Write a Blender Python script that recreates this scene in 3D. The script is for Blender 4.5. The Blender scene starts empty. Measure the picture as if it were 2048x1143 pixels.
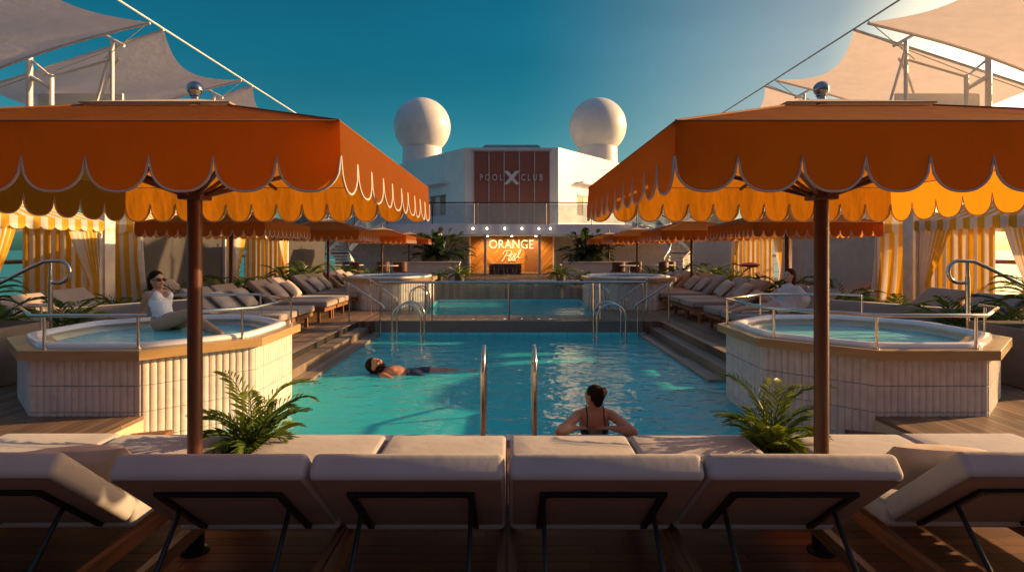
import bpy, bmesh, math, random
from mathutils import Vector, Matrix
R = math.radians; PI = math.pi
rnd = random.Random(11)
scene = bpy.context.scene; COL = scene.collection
# ------------------------------------------------------------------ camera
F = 1157.0; CX = 1018.0; HY = 497.0; EYE = 1.70
def P(px, py, d):
    return Vector(((px-CX)/F*d, d, EYE-(py-HY)/F*d))
cam = bpy.data.cameras.new('camera'); camo = bpy.data.objects.new('camera', cam); COL.objects.link(camo)
camo.location = (0, 0, EYE); camo.rotation_euler = (R(90), 0, 0)
cam.sensor_width = 36; cam.lens = 36*F/2048
cam.shift_x = (1024-CX)/2048; cam.shift_y = -(571.5-HY)/2048
cam.clip_start = .05; cam.clip_end = 20000
scene.camera = camo
# ------------------------------------------------------------------ mesh builder
class MB:
    def __init__(s): s.v = []; s.f = []; s.uv = []; s.at = []
    def add(s, vs, fs, uvs=None, val=0.0):
        n = len(s.v); s.v += [Vector(p) for p in vs]
        for i, f in enumerate(fs):
            s.f.append([n+k for k in f]); s.uv.append(uvs[i] if uvs else None); s.at.append(val)
        return s
    def box(s, x0, x1, y0, y1, z0, z1, M=None, val=0.0):
        vs = [Vector((x, y, z)) for z in (z0, z1) for y in (y0, y1) for x in (x0, x1)]
        if M is not None: vs = [M @ p for p in vs]
        return s.add(vs, [(0,2,3,1),(4,5,7,6),(0,1,5,4),(2,6,7,3),(0,4,6,2),(1,3,7,5)], None, val)
    def rbox(s, sx, sy, sz, r, M, seg=3, puff=0.0):
        bm = bmesh.new(); bmesh.ops.create_cube(bm, size=1)
        for v in bm.verts: v.co = Vector((v.co.x*sx, v.co.y*sy, v.co.z*sz))
        bmesh.ops.bevel(bm, geom=list(bm.edges), offset=r, segments=seg, affect='EDGES', profile=.5)
        if puff:
            big = [f for f in bm.faces if f.calc_area() > .3*max(sx*sy, sy*sz, sx*sz)]
            bmesh.ops.subdivide_edges(bm, edges=list({e for f in big for e in f.edges}), cuts=5, use_grid_fill=True)
            for v in bm.verts:
                a = max(0, 1-(2*v.co.x/sx)**2)*max(0, 1-(2*v.co.y/sy)**2)
                v.co.z += puff*a*(1 if v.co.z > 0 else 0)
        bm.verts.index_update()
        s.add([M @ v.co for v in bm.verts], [[v.index for v in f.verts] for f in bm.faces]); bm.free(); return s
    def tube(s, pts, r, n=8, closed=False, rs=None):
        pts = [Vector(p) for p in pts]; m = len(pts)
        T = []
        for i in range(m):
            a = pts[(i-1) % m] if (closed or i > 0) else pts[i]; b = pts[(i+1) % m] if (closed or i < m-1) else pts[i]
            T.append((b-a).normalized())
        up = Vector((0, 0, 1)) if abs(T[0].z) < .9 else Vector((1, 0, 0))
        N = (up - T[0]*up.dot(T[0])).normalized(); vs = []
        for i in range(m):
            N = (N - T[i]*N.dot(T[i])); N = N.normalized() if N.length > 1e-6 else T[i].orthogonal().normalized()
            B = T[i].cross(N); rr = rs[i] if rs else r
            for k in range(n):
                a = 2*PI*k/n; vs.append(pts[i]+(N*math.cos(a)+B*math.sin(a))*rr)
        fs = []
        for i in range(m if closed else m-1):
            j = (i+1) % m
            for k in range(n): fs.append((i*n+k, i*n+(k+1) % n, j*n+(k+1) % n, j*n+k))
        if not closed: fs += [tuple(range(n))[::-1], tuple((m-1)*n+k for k in range(n))]
        return s.add(vs, fs)
    def lathe(s, prof, n=24, c=(0, 0, 0)):
        c = Vector(c); vs = []; m = len(prof)
        for r, z in prof:
            for k in range(n):
                a = 2*PI*k/n; vs.append(c+Vector((r*math.cos(a), r*math.sin(a), z)))
        fs = [(i*n+k, i*n+(k+1) % n, (i+1)*n+(k+1) % n, (i+1)*n+k) for i in range(m-1) for k in range(n)]
        fs += [tuple(range(n))[::-1], tuple((m-1)*n+k for k in range(n))]
        return s.add(vs, fs)
    def limb(s, p0, r0, p1, r1, n=14):
        p0, p1 = Vector(p0), Vector(p1); L = (p1-p0).length; d = (p1-p0)/max(L, 1e-6)
        pts = []; rs = []
        for k in range(5):
            a = PI/2*(k+.15)/5; pts.append(p0-d*r0*math.cos(a)); rs.append(r0*math.sin(a))
        for k in range(5): t = k/4; pts.append(p0.lerp(p1, t)); rs.append(r0+(r1-r0)*t)
        for k in range(4, -1, -1):
            a = PI/2*(k+.15)/5; pts.append(p1+d*r1*math.cos(a)); rs.append(r1*math.sin(a))
        return s.tube(pts, 0, n, rs=rs)
    def ell(s, c, rad, M=None, n=16, m=12):
        c = Vector(c); vs = []; 
        for i in range(m+1):
            t = PI*(i+.0)/m; t = min(max(t, .02), PI-.02)
            for k in range(n):
                a = 2*PI*k/n; p = Vector((rad[0]*math.sin(t)*math.cos(a), rad[1]*math.sin(t)*math.sin(a), rad[2]*math.cos(t)))
                vs.append(c+(M @ p if M is not None else p))
        fs = [(i*n+(k+1) % n, i*n+k, (i+1)*n+k, (i+1)*n+(k+1) % n) for i in range(m) for k in range(n)]
        fs += [tuple(range(n)), tuple(m*n+k for k in range(n))[::-1]]
        return s.add(vs, fs)
    def grid(s, fn, nu, nv, ur=1.0, vr=1.0, u0=0.0):
        vs = [Vector(fn(i/nu, j/nv)) for j in range(nv+1) for i in range(nu+1)]; w = nu+1; fs = []; uv = []
        for j in range(nv):
            for i in range(nu):
                fs.append((j*w+i, j*w+i+1, (j+1)*w+i+1, (j+1)*w+i))
                a, b, c, d = u0+ur*i/nu, u0+ur*(i+1)/nu, vr*j/nv, vr*(j+1)/nv
                uv.append(((a, c), (b, c), (b, d), (a, d)))
        return s.add(vs, fs, uv)
    def poly(s, pts, z0, z1):
        n = len(pts); vs = [Vector((p[0], p[1], z0)) for p in pts]+[Vector((p[0], p[1], z1)) for p in pts]
        return s.add(vs, [tuple(range(n))[::-1], tuple(range(n, 2*n))]+[(i, (i+1) % n, n+(i+1) % n, n+i) for i in range(n)])
    def build(s, name, mat, parent=None, sharp=38, flat=False):
        me = bpy.data.meshes.new(name)
        off = parent.matrix_basis.translation if parent is not None else Vector((0, 0, 0))
        p = parent.parent if parent is not None else None
        while p is not None: off = off+p.matrix_basis.translation; p = p.parent
        me.from_pydata([v-off for v in s.v], [], s.f)
        if any(u is not None for u in s.uv):
            l = me.uv_layers.new(name='UVMap'); k = 0
            for f, u in zip(s.f, s.uv):
                for i in range(len(f)): l.data[k].uv = u[i] if u else (0, 0); k += 1
        if any(s.at):
            a = me.attributes.new('vary', 'FLOAT', 'FACE')
            for i, x in enumerate(s.at): a.data[i].value = x
        if mat is not None: me.materials.append(mat)
        if not flat:
            me.polygons.foreach_set('use_smooth', [True]*len(me.polygons)); me.set_sharp_from_angle(angle=R(sharp))
        me.update()
        o = bpy.data.objects.new(name, me); COL.objects.link(o)
        if parent is not None: o.parent = parent
        return o
def tag(o, label, cat, group=None):
    o['label'] = label; o['category'] = cat
    if group: o['group'] = group
    return o
def thing(name, label, cat, loc=(0, 0, 0), group=None):
    o = bpy.data.objects.new(name, None); COL.objects.link(o); o.empty_display_size = .1
    o.location = loc; return tag(o, label, cat, group)
def struct(o): o['kind'] = 'structure'; return o
def stuff(o): o['kind'] = 'stuff'; return o
def dup(root, loc, rz=0.0, label=None, scale=1.0):
    r = root.copy(); COL.objects.link(r); r.location = loc; r.rotation_euler = (0, 0, rz); r.scale = (scale,)*3
    if label: r['label'] = label
    for ch in list(root.children):
        c = ch.copy(); COL.objects.link(c); c.parent = r
        for g in ch.children:
            d = g.copy(); COL.objects.link(d); d.parent = c
    return r
def arc(c, r, a0, a1, n, ax=(1, 0, 0), ay=(0, 0, 1)):
    c, ax, ay = Vector(c), Vector(ax), Vector(ay)
    return [c+ax*r*math.cos(R(a0+(a1-a0)*i/n))+ay*r*math.sin(R(a0+(a1-a0)*i/n)) for i in range(n+1)]
# ------------------------------------------------------------------ materials
class NT:
    def __init__(s, name):
        s.m = bpy.data.materials.new(name); s.m.use_nodes = True; s.t = s.m.node_tree; s.t.nodes.clear()
        s.out = s.n('OutputMaterial')
    def n(s, k, **kw):
        x = s.t.nodes.new('ShaderNode'+k)
        for a, b in kw.items(): setattr(x, a, b)
        return x
    def l(s, a, b): s.t.links.new(a, b)
    def math(s, op, a, b=None, c=None):
        x = s.n('Math', operation=op)
        for i, q in enumerate((a, b, c)):
            if q is None: continue
            if isinstance(q, (int, float)): x.inputs[i].default_value = q
            else: s.l(q, x.inputs[i])
        return x.outputs[0]
    def mix(s, fac, a, b, blend='MIX'):
        x = s.n('Mix', data_type='RGBA', blend_type=blend)
        for i, q in ((0, fac), (6, a), (7, b)):
            if isinstance(q, (int, float)): x.inputs[i].default_value = q
            elif isinstance(q, tuple): x.inputs[i].default_value = (*q, 1)[:4]
            else: s.l(q, x.inputs[i])
        return x.outputs[2]
    def noise(s, scale, detail=3, vec=None, rough=.5, stretch=None):
        if vec is None: vec = s.n('TexCoord').outputs['Object']
        if stretch:
            mp = s.n('Mapping'); mp.inputs['Scale'].default_value = stretch; s.l(vec, mp.inputs[0]); vec = mp.outputs[0]
        x = s.n('TexNoise'); x.inputs['Scale'].default_value = scale; x.inputs['Detail'].default_value = detail
        x.inputs['Roughness'].default_value = rough; s.l(vec, x.inputs['Vector']); return x.outputs['Fac']
    def ramp(s, v, lo, hi, a, b):
        x = s.n('MapRange'); s.l(v, x.inputs[0])
        for i, q in enumerate((lo, hi, a, b)): x.inputs[i+1].default_value = q
        return x.outputs[0]
    def bump(s, h, strength=.3, dist=.01, normal=None):
        x = s.n('Bump'); x.inputs['Strength'].default_value = strength; x.inputs['Distance'].default_value = dist
        s.l(h, x.inputs['Height'])
        if normal is not None: s.l(normal, x.inputs['Normal'])
        return x.outputs[0]
    def bsdf(s, col, rough=.5, metal=0., normal=None, **kw):
        x = s.n('BsdfPrincipled')
        for k, q in (('Base Color', col), ('Roughness', rough), ('Metallic', metal)):
            if isinstance(q, (int, float)): x.inputs[k].default_value = q
            elif isinstance(q, tuple): x.inputs[k].default_value = (*q, 1)[:4]
            else: s.l(q, x.inputs[k])
        if normal is not None: s.l(normal, x.inputs['Normal'])
        for k, q in kw.items(): x.inputs[k.replace('_', ' ')].default_value = q
        return x.outputs[0]
    def done(s, sh): s.l(sh, s.out.inputs['Surface']); return s.m
def pmat(name, col, rough=.6, metal=0., var=.12, scale=5., bump=0., bscale=60., transl=0., rvar=.0, stretch=None, **kw):
    t = NT(name); n = t.noise(scale, 4, stretch=stretch)
    c = t.mix(1.0, col, t.mix(t.ramp(n, .3, .7, 0, 1), (1-var,)*3, (1+var,)*3), 'MULTIPLY')
    nr = t.bump(t.noise(bscale, 3, stretch=stretch), bump, .01) if bump else None
    rg = t.ramp(t.noise(scale*3, 3), .3, .7, rough-rvar, rough+rvar) if rvar else rough
    sh = t.bsdf(c, rg, metal, nr, **kw)
    if transl:
        tr = t.n('BsdfTranslucent'); t.l(c, tr.inputs[0]); mx = t.n('MixShader'); mx.inputs[0].default_value = transl
        t.l(sh, mx.inputs[1]); t.l(tr.outputs[0], mx.inputs[2]); sh = mx.outputs[0]
    return t.done(sh)
def cloth(name, col, transl=.35, var=.06, weave=900., bump=.15, tcol=None, sheen=.15, wr=.25):
    t = NT(name); v = t.noise(3, 4)
    c = t.mix(1.0, col, t.mix(t.ramp(v, .3, .7, 0, 1), (1-var,)*3, (1+var,)*3), 'MULTIPLY')
    b = t.bump(t.noise(weave, 1), bump, .002)
    b2 = t.bump(t.noise(6, 3, None, .5, (1, 1, .35)), wr, .03, b)
    sh = t.bsdf(c, .85, 0, b2, Sheen_Weight=sheen, Specular_IOR_Level=.5 if sheen else .12)
    if transl:
        tr = t.n('BsdfTranslucent'); t.l(b2, tr.inputs['Normal'])
        if tcol: tr.inputs[0].default_value = (*tcol, 1)
        else: t.l(c, tr.inputs[0])
        mx = t.n('MixShader'); mx.inputs[0].default_value = transl
        t.l(sh, mx.inputs[1]); t.l(tr.outputs[0], mx.inputs[2]); sh = mx.outputs[0]
    return t.done(sh)
def stripes(name, a, b, transl=.3):
    t = NT(name); uv = t.n('TexCoord').outputs['UV']; sx = t.n('SeparateXYZ'); t.l(uv, sx.inputs[0])
    m = t.math('GREATER_THAN', t.math('FRACT', sx.outputs[0]), .5)
    c = t.mix(m, a, b); n = t.noise(4, 3)
    c = t.mix(1.0, c, t.mix(n, (.88,)*3, (1.1,)*3), 'MULTIPLY')
    b2 = t.bump(t.noise(9, 2), .3, .02)
    sh = t.bsdf(c, .85, 0, b2); tr = t.n('BsdfTranslucent'); t.l(c, tr.inputs[0])
    mx = t.n('MixShader'); mx.inputs[0].default_value = transl; t.l(sh, mx.inputs[1]); t.l(tr.outputs[0], mx.inputs[2])
    return t.done(mx.outputs[0])
def planks(name, col, axis, w=.085, gap=.07, rough=.55, gapcol=(.008, .006, .005), length=2.2, var=.35):
    t = NT(name); co = t.n('TexCoord').outputs['Object']; sx = t.n('SeparateXYZ'); t.l(co, sx.inputs[0])
    along, across = (sx.outputs[0], sx.outputs[1]) if axis == 'x' else (sx.outputs[1], sx.outputs[0])
    q = t.math('DIVIDE', across, w); fr = t.math('FRACT', q); fl = t.math('FLOOR', q)
    wn = t.n('TexWhiteNoise', noise_dimensions='1D'); t.l(fl, wn.inputs['W'])
    e = t.math('ADD', t.math('DIVIDE', along, length), t.math('MULTIPLY', wn.outputs[0], 7.3)); fl2 = t.math('FLOOR', e); fr2 = t.math('FRACT', e)
    wn2 = t.n('TexWhiteNoise', noise_dimensions='2D'); cb = t.n('CombineXYZ'); t.l(fl, cb.inputs[0]); t.l(fl2, cb.inputs[1]); t.l(cb.outputs[0], wn2.inputs['Vector'])
    g = t.math('MAXIMUM', t.math('LESS_THAN', fr, gap), t.math('LESS_THAN', fr2, .0025))
    st = (1.2, 30, 1) if axis == 'x' else (30, 1.2, 1)
    gr = t.noise(3, 5, co, .6, st); big = t.noise(.9, 3, co)
    c = t.mix(1.0, col, t.mix(wn2.outputs[0], (1-var,)*3, (1+var,)*3), 'MULTIPLY')
    c = t.mix(1.0, c, t.mix(t.ramp(gr, .3, .7, 0, 1), (.7, .7, .7), (1.2, 1.2, 1.2)), 'MULTIPLY')
    c = t.mix(1.0, c, t.mix(t.ramp(big, .35, .65, 0, 1), (.85, .85, .85), (1.1, 1.1, 1.1)), 'MULTIPLY')
    c = t.mix(g, c, gapcol)
    h = t.math('SUBTRACT', t.math('MULTIPLY', gr, .3), t.math('MULTIPLY', g, 1.0))
    return t.done(t.bsdf(c, t.ramp(gr, .3, .7, rough-.1, rough+.15), 0, t.bump(h, .6, .004)))
def water(name, tint, rs=2.6, strength=.5, gl=1.34, scat=(.07, .82, .86), sf=.58):
    t = NT(name); co = t.n('TexCoord').outputs['Object']
    n1 = t.noise(rs, 2, co, .5, (1, 1.6, 1)); n2 = t.noise(rs*3.7, 2, co, .5, (1, 1.5, 1))
    h = t.math('ADD', n1, t.math('MULTIPLY', n2, .28)); b = t.bump(h, strength, .06)
    fr = t.n('Fresnel'); fr.inputs['IOR'].default_value = gl; t.l(b, fr.inputs['Normal'])
    g = t.n('BsdfGlossy'); g.inputs['Roughness'].default_value = .03; t.l(b, g.inputs['Normal'])
    tr = t.n('BsdfTransparent'); tr.inputs[0].default_value = (*tint, 1)
    df = t.n('BsdfDiffuse'); df.inputs[0].default_value = (*scat, 1); m0 = t.n('MixShader'); m0.inputs[0].default_value = sf
    t.l(tr.outputs[0], m0.inputs[1]); t.l(df.outputs[0], m0.inputs[2])
    mx = t.n('MixShader'); t.l(t.math('MINIMUM', t.math('MULTIPLY', fr.outputs[0], 1.0), 1.0), mx.inputs[0])
    t.l(m0.outputs[0], mx.inputs[1]); t.l(g.outputs[0], mx.inputs[2])
    return t.done(mx.outputs[0])
def glass(name, tint=(.9, .96, .96), refl=1.0, whiten=0.):
    t = NT(name); fr = t.n('Fresnel'); fr.inputs['IOR'].default_value = 1.45
    g = t.n('BsdfGlossy'); g.inputs['Roughness'].default_value = .02
    tr = t.n('BsdfTransparent'); tr.inputs[0].default_value = (*tint, 1)
    mx = t.n('MixShader'); t.l(t.math('MULTIPLY', fr.outputs[0], refl), mx.inputs[0])
    t.l(g.outputs[0], mx.inputs[2])
    if whiten:  # uneven whitish diffuse mixed in so the pane shows paler
        df = t.n('BsdfDiffuse'); df.inputs[0].default_value = (.75, .8, .82, 1); m0 = t.n('MixShader'); t.l(t.ramp(t.noise(2, 3), .3, .7, whiten*.6, whiten*1.4), m0.inputs[0])
        t.l(tr.outputs[0], m0.inputs[1]); t.l(df.outputs[0], m0.inputs[2]); t.l(m0.outputs[0], mx.inputs[1])
    else: t.l(tr.outputs[0], mx.inputs[1])
    return t.done(mx.outputs[0])
def emis(name, col, s):
    t = NT(name); e = t.n('Emission'); e.inputs[0].default_value = (*col, 1); e.inputs[1].default_value = s; return t.done(e.outputs[0])
def leafmat(name, a, b):
    t = NT(name); at = t.n('Attribute', attribute_name='vary'); n = t.noise(9, 2)
    c = t.mix(at.outputs['Fac'], a, b); c = t.mix(1.0, c, t.mix(n, (.75,)*3, (1.25,)*3), 'MULTIPLY')
    sh = t.bsdf(c, .38); tr = t.n('BsdfTranslucent'); t.l(t.mix(1.0, c, (1.6, 1.5, .6), 'MULTIPLY'), tr.inputs[0])
    mx = t.n('MixShader'); mx.inputs[0].default_value = .3; t.l(sh, mx.inputs[1]); t.l(tr.outputs[0], mx.inputs[2]); return t.done(mx.outputs[0])
def varmat(name, a, b, rough=.5):
    t = NT(name); at = t.n('Attribute', attribute_name='vary'); n = t.noise(2, 5, None, .6, (6, 1, 6))
    c = t.mix(at.outputs['Fac'], a, b); c = t.mix(1.0, c, t.mix(n, (.75,)*3, (1.2,)*3), 'MULTIPLY')
    return t.done(t.bsdf(c, rough))
def louvre(name, col, pitch=.075):
    t = NT(name); sx = t.n('SeparateXYZ'); t.l(t.n('TexCoord').outputs['Object'], sx.inputs[0])
    f = t.math('FRACT', t.math('DIVIDE', sx.outputs[2], pitch)); tri = t.math('ABSOLUTE', t.math('SUBTRACT', f, .5))
    n = t.noise(1.5, 3); c = t.mix(1.0, col, t.mix(n, (.8,)*3, (1.15,)*3), 'MULTIPLY')
    return t.done(t.bsdf(c, .6, 0, t.bump(tri, .6, .02)))
def tiles(name, col, grout, size):
    t = NT(name); sx = t.n('SeparateXYZ'); t.l(t.n('TexCoord').outputs['Object'], sx.inputs[0]); g = None
    for k in range(3):
        f = t.math('LESS_THAN', t.math('FRACT', t.math('ADD', t.math('DIVIDE', sx.outputs[k], size), .013)), .05); g = f if g is None else t.math('MAXIMUM', g, f)
    c = t.mix(1.0, t.mix(g, col, grout), t.mix(t.ramp(t.noise(2, 3), .3, .7, 0, 1), (.88,)*3, (1.1,)*3), 'MULTIPLY')
    return t.done(t.bsdf(c, .3))
M = {}
M['orange'] = cloth('orange_canvas', (.19, .060, .006), .42, sheen=0, wr=.55, tcol=(.95, .32, .014))
M['seam'] = pmat('canvas_seam', (.24, .075, .010), .8)
M['planter'] = pmat('planter_render', (.22, .16, .12), .7, bump=.2)
M['panelshade'] = pmat('underside_shade', (.20, .155, .13), .9, bump=.2, bscale=200)  # cushion cloth darkened, shade of the underside put into the colour
M['trim'] = cloth('piping', (.62, .55, .48), .1)
M['vent'] = cloth('vent_cloth', (.42, .26, .16), .1)
M['sail'] = cloth('sail_cloth', (.76, .68, .64), .5, .05, 300)
M['cushion'] = cloth('cushion_cloth', (.375, .36, .355), 0, .09, 500, .35)
M['cushion2'] = cloth('cushion_rear_cloth', (.34, .27, .22), 0, .09, 500, .35)
M['pillow'] = cloth('pillow_cloth', (.50, .41, .33), 0, .2, 300, .4)
M['stripe'] = stripes('yellow_stripe_cloth', (.78, .72, .66), (.75, .40, .02))
M['screen'] = pmat('grey_screen', (.22, .20, .19), .8, bump=.2)
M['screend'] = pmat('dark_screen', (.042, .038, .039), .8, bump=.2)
M['cream'] = pmat('cream_paint', (.72, .66, .58), .45)
M['white'] = pmat('white_paint', (.70, .685, .66), .35, var=.05, scale=1.5)
M['tile'] = pmat('fluted_tile', (.62, .565, .51), .45, var=.1, scale=9, bump=.1, bscale=40)
M['rim'] = pmat('bronze_stone', (.40, .255, .11), .34, var=.12, scale=3, stretch=(1, 1, 8), rvar=.06)
M['acryl'] = pmat('white_acrylic', (.80, .79, .78), .14, var=.03)
M['steel'] = pmat('stainless_steel', (.62, .58, .53), .16, 1.0, var=.08, rvar=.05)
M['dark'] = pmat('dark_metal', (.018, .018, .02), .35, .6)
M['wood'] = pmat('dark_wood', (.075, .021, .009), .38, var=.3, scale=4, stretch=(9, 9, .8), bump=.15)
M['teakrail'] = pmat('teak_frame', (.24, .105, .042), .45, var=.3, scale=4, stretch=(9, .8, 9), bump=.15)
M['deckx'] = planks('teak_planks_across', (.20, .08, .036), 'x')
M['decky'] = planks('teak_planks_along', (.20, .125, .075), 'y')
M['step'] = planks('step_planks', (.26, .195, .135), 'y', .12, .03, .5)
M['stone'] = pmat('pale_coping', (.55, .52, .49), .5, bump=.1)
M['fascia'] = pmat('cream_fascia', (.58, .45, .30), .5)
M['endwall'] = pmat('grey_brown_tile', (.17, .145, .12), .4, bump=.1)
M['basin'] = tiles('turquoise_tile', (.10, .72, .80), (.04, .40, .50), .3)
M['ledge'] = pmat('pale_pool_tile', (.52, .56, .62), .35, var=.08, scale=2)
M['water'] = water('pool_water', (.80, .97, .98))
M['tubwater'] = water('tub_water', (.42, .82, .86), 7, .3, 1.22, (.26, .88, .90), .85)
M['tubfloor'] = pmat('tub_floor', (.12, .55, .58), .3)
M['glass'] = glass('clear_glass', (.88, .94, .95), 1.5, .05)
M['bglass'] = glass('blue_glass', (.84, .92, .95), 2.5, .2)
M['leaf'] = leafmat('palm_leaf', (.028, .075, .014), (.16, .22, .03))
M['leaf2'] = leafmat('broad_leaf', (.012, .035, .012), (.035, .075, .02))
M['pot'] = pmat('clay_pot', (.34, .25, .19), .7, bump=.3, bscale=25)
M['potd'] = pmat('grey_pot', (.10, .085, .075), .7, bump=.2)
M['soil'] = pmat('soil', (.03, .02, .014), .9)
M['chrome'] = pmat('chrome', (.35, .36, .38), .08, 1.0, var=.02)
M['panel'] = louvre('brown_louvre', (.24, .085, .058), .06)
M['doorbrown'] = pmat('brown_glass_door', (.36, .22, .17), .2)
M['grey'] = pmat('grey_trim', (.42, .42, .44), .45)
M['slabp'] = pmat('slab_paint', (.78, .78, .84), .45, var=.05)
M['wallw'] = pmat('warm_wall', (.56, .50, .44), .6, var=.08)
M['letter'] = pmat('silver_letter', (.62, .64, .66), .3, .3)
M['gold'] = emis('lit_letter', (1.0, .66, .30), 1.3)
M['lamp'] = emis('lamp_glow', (1.0, .78, .5), 14)
M['herring'] = varmat('herringbone_wood', (.36, .13, .022), (.62, .29, .06), .4)
M['barwood'] = pmat('bar_wood', (.22, .095, .035), .4, var=.25, stretch=(6, 6, 1))
M['roofglass'] = pmat('teal_roof_panel', (.13, .22, .25), .15)
M['skin'] = pmat('skin', (.62, .30, .165), .45, var=.06, scale=12, bump=.08, bscale=120, Subsurface_Weight=.08)
M['skin2'] = pmat('pale_skin', (.64, .38, .26), .45, var=.06, scale=12, Subsurface_Weight=.08)
M['skin3'] = pmat('tan_skin', (.44, .20, .10), .42, var=.06, scale=12, Subsurface_Weight=.06)
M['hair'] = pmat('dark_hair', (.022, .012, .009), .62, var=.4, scale=20, stretch=(8, 8, 1), bump=.6, bscale=50, Specular_IOR_Level=.06)
M['hair2'] = pmat('auburn_hair', (.085, .022, .013), .6, var=.4, scale=20, stretch=(8, 8, 1), bump=.6, bscale=50, Specular_IOR_Level=.06)
M['suitw'] = pmat('white_swimsuit', (.80, .77, .74), .6)
M['suitb'] = pmat('black_swimsuit', (.012, .013, .015), .5)
M['trunk'] = pmat('navy_trunks', (.02, .03, .06), .6)
M['kaftan'] = cloth('white_kaftan', (.80, .72, .68), .2, .08, 300, .3)
M['eye'] = pmat('eye_dark', (.02, .012, .01), .2)
M['lip'] = pmat('lip', (.36, .10, .08), .4)
M['flower'] = pmat('red_flower', (.55, .06, .02), .6)
M['sea'] = pmat('sea_water', (.012, .11, .13), .18, var=.2, scale=.05, bump=.4, bscale=.4)
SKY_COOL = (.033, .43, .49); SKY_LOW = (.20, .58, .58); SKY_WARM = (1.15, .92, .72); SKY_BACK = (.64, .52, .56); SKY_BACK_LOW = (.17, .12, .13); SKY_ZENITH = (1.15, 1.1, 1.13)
# ------------------------------------------------------------------ light and sky
SUN_AZ, SUN_EL = 75.0, 16.0
sdir = Vector((math.sin(R(SUN_AZ))*math.cos(R(SUN_EL)), math.cos(R(SUN_AZ))*math.cos(R(SUN_EL)), math.sin(R(SUN_EL))))
sl = bpy.data.lights.new('sun', 'SUN'); sl.energy = 5.0; sl.angle = R(.5); sl.color = (1.0, .60, .27)
so = bpy.data.objects.new('sun', sl); COL.objects.link(so); so.rotation_euler = (-sdir).to_track_quat('-Z', 'Y').to_euler(); so.location = sdir*60
w = bpy.data.worlds.new('World'); scene.world = w; w.use_nodes = True; wt = w.node_tree; wt.nodes.clear()
def wn(k, **kw):
    x = wt.nodes.new('ShaderNode'+k)
    for a, b in kw.items(): setattr(x, a, b)
    return x
sky = wn('TexSky', sky_type='NISHITA'); sky.sun_disc = False; sky.sun_elevation = R(SUN_EL); sky.sun_rotation = R(SUN_AZ)
sky.air_density = 1.0; sky.dust_density = 1.6; sky.ozone_density = 1.0
tc = wn('TexCoord')
def wdot(v, lo, hi):
    d = wn('VectorMath', operation='DOT_PRODUCT'); d.inputs[1].default_value = v; wt.links.new(tc.outputs['Generated'], d.inputs[0])
    m = wn('MapRange', interpolation_type='SMOOTHSTEP'); m.inputs[1].default_value = lo; m.inputs[2].default_value = hi
    wt.links.new(d.outputs['Value'], m.inputs[0]); return m.outputs[0]
def wmix(f, a, b, blend='MIX'):
    x = wn('Mix', data_type='RGBA', blend_type=blend)
    for i, q in ((0, f), (6, a), (7, b)):
        if isinstance(q, (int, float)): x.inputs[i].default_value = q
        elif isinstance(q, tuple): x.inputs[i].default_value = (*q, 1)
        else: wt.links.new(q, x.inputs[i])
    return x.outputs[2]
toward_sun = wdot((math.sin(R(62))*.99, math.cos(R(62))*.99, .06), .45, 1.06)
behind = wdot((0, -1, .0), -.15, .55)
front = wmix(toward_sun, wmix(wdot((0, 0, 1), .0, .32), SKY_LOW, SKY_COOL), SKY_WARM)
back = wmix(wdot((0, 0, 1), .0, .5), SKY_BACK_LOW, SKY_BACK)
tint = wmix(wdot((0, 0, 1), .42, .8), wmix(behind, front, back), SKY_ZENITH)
mpn = wn('Mapping'); mpn.inputs['Scale'].default_value = (1.2, 1.2, 5.0); wt.links.new(tc.outputs['Generated'], mpn.inputs[0])
nz = wn('TexNoise'); nz.inputs['Scale'].default_value = 1.6; nz.inputs['Detail'].default_value = 5; wt.links.new(mpn.outputs[0], nz.inputs['Vector'])
mr = wn('MapRange'); mr.inputs[1].default_value = .35; mr.inputs[2].default_value = .75; mr.inputs[3].default_value = .95; mr.inputs[4].default_value = 1.12; wt.links.new(nz.outputs['Fac'], mr.inputs[0])
cmb = wn('CombineColor')
for i in range(3): wt.links.new(mr.outputs[0], cmb.inputs[i])
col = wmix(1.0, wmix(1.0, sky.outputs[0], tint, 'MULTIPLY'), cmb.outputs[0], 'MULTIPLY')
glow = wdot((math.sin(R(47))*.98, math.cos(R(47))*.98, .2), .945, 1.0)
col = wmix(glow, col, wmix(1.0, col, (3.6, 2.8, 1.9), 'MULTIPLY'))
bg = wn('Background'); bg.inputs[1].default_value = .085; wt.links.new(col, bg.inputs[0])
wo = wn('OutputWorld'); wt.links.new(bg.outputs[0], wo.inputs[0])
scene.view_settings.view_transform = 'Standard'; scene.view_settings.look = 'None'
scene.view_settings.exposure = .85; scene.view_settings.gamma = 1
# ------------------------------------------------------------------ sea and decks
struct(MB().add([(-9000,-9000,-24),(9000,-9000,-24),(9000,9000,-24),(-9000,9000,-24)], [(0,1,2,3)]).build('sea', M['sea']))
m = MB()
m.box(-14, 14, -6, 4.3, -.2, 0); m.box(-3.29, 3.29, 4.3, 5.10, -.2, 0)
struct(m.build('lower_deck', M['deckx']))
m = MB()
for s in (-1, 1):
    m.box(*sorted((s*3.29, s*14)), 4.3, 7.68, -.2, .2)
    m.box(*sorted((s*3.14, s*14)), 7.68, 46, -.2, .2)
m.box(-3.14, 3.14, 11.98, 13.1, -.2, .2); m.box(-3.14, 3.14, 17.3, 46, -.2, .2)
for s in (-1, 1): m.box(*sorted((s*2.1, s*3.14)), 13.1, 17.3, -.2, .2)
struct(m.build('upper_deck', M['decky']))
m = MB()
for s in (-1, 1): m.box(*sorted((s*3.284, s*3.272)), 4.30, 5.18, .012, .17); m.box(*sorted((s*14, s*3.29)), 4.288, 4.297, .012, .17)
struct(m.build('deck_riser', M['fascia']))
m = MB()
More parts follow.
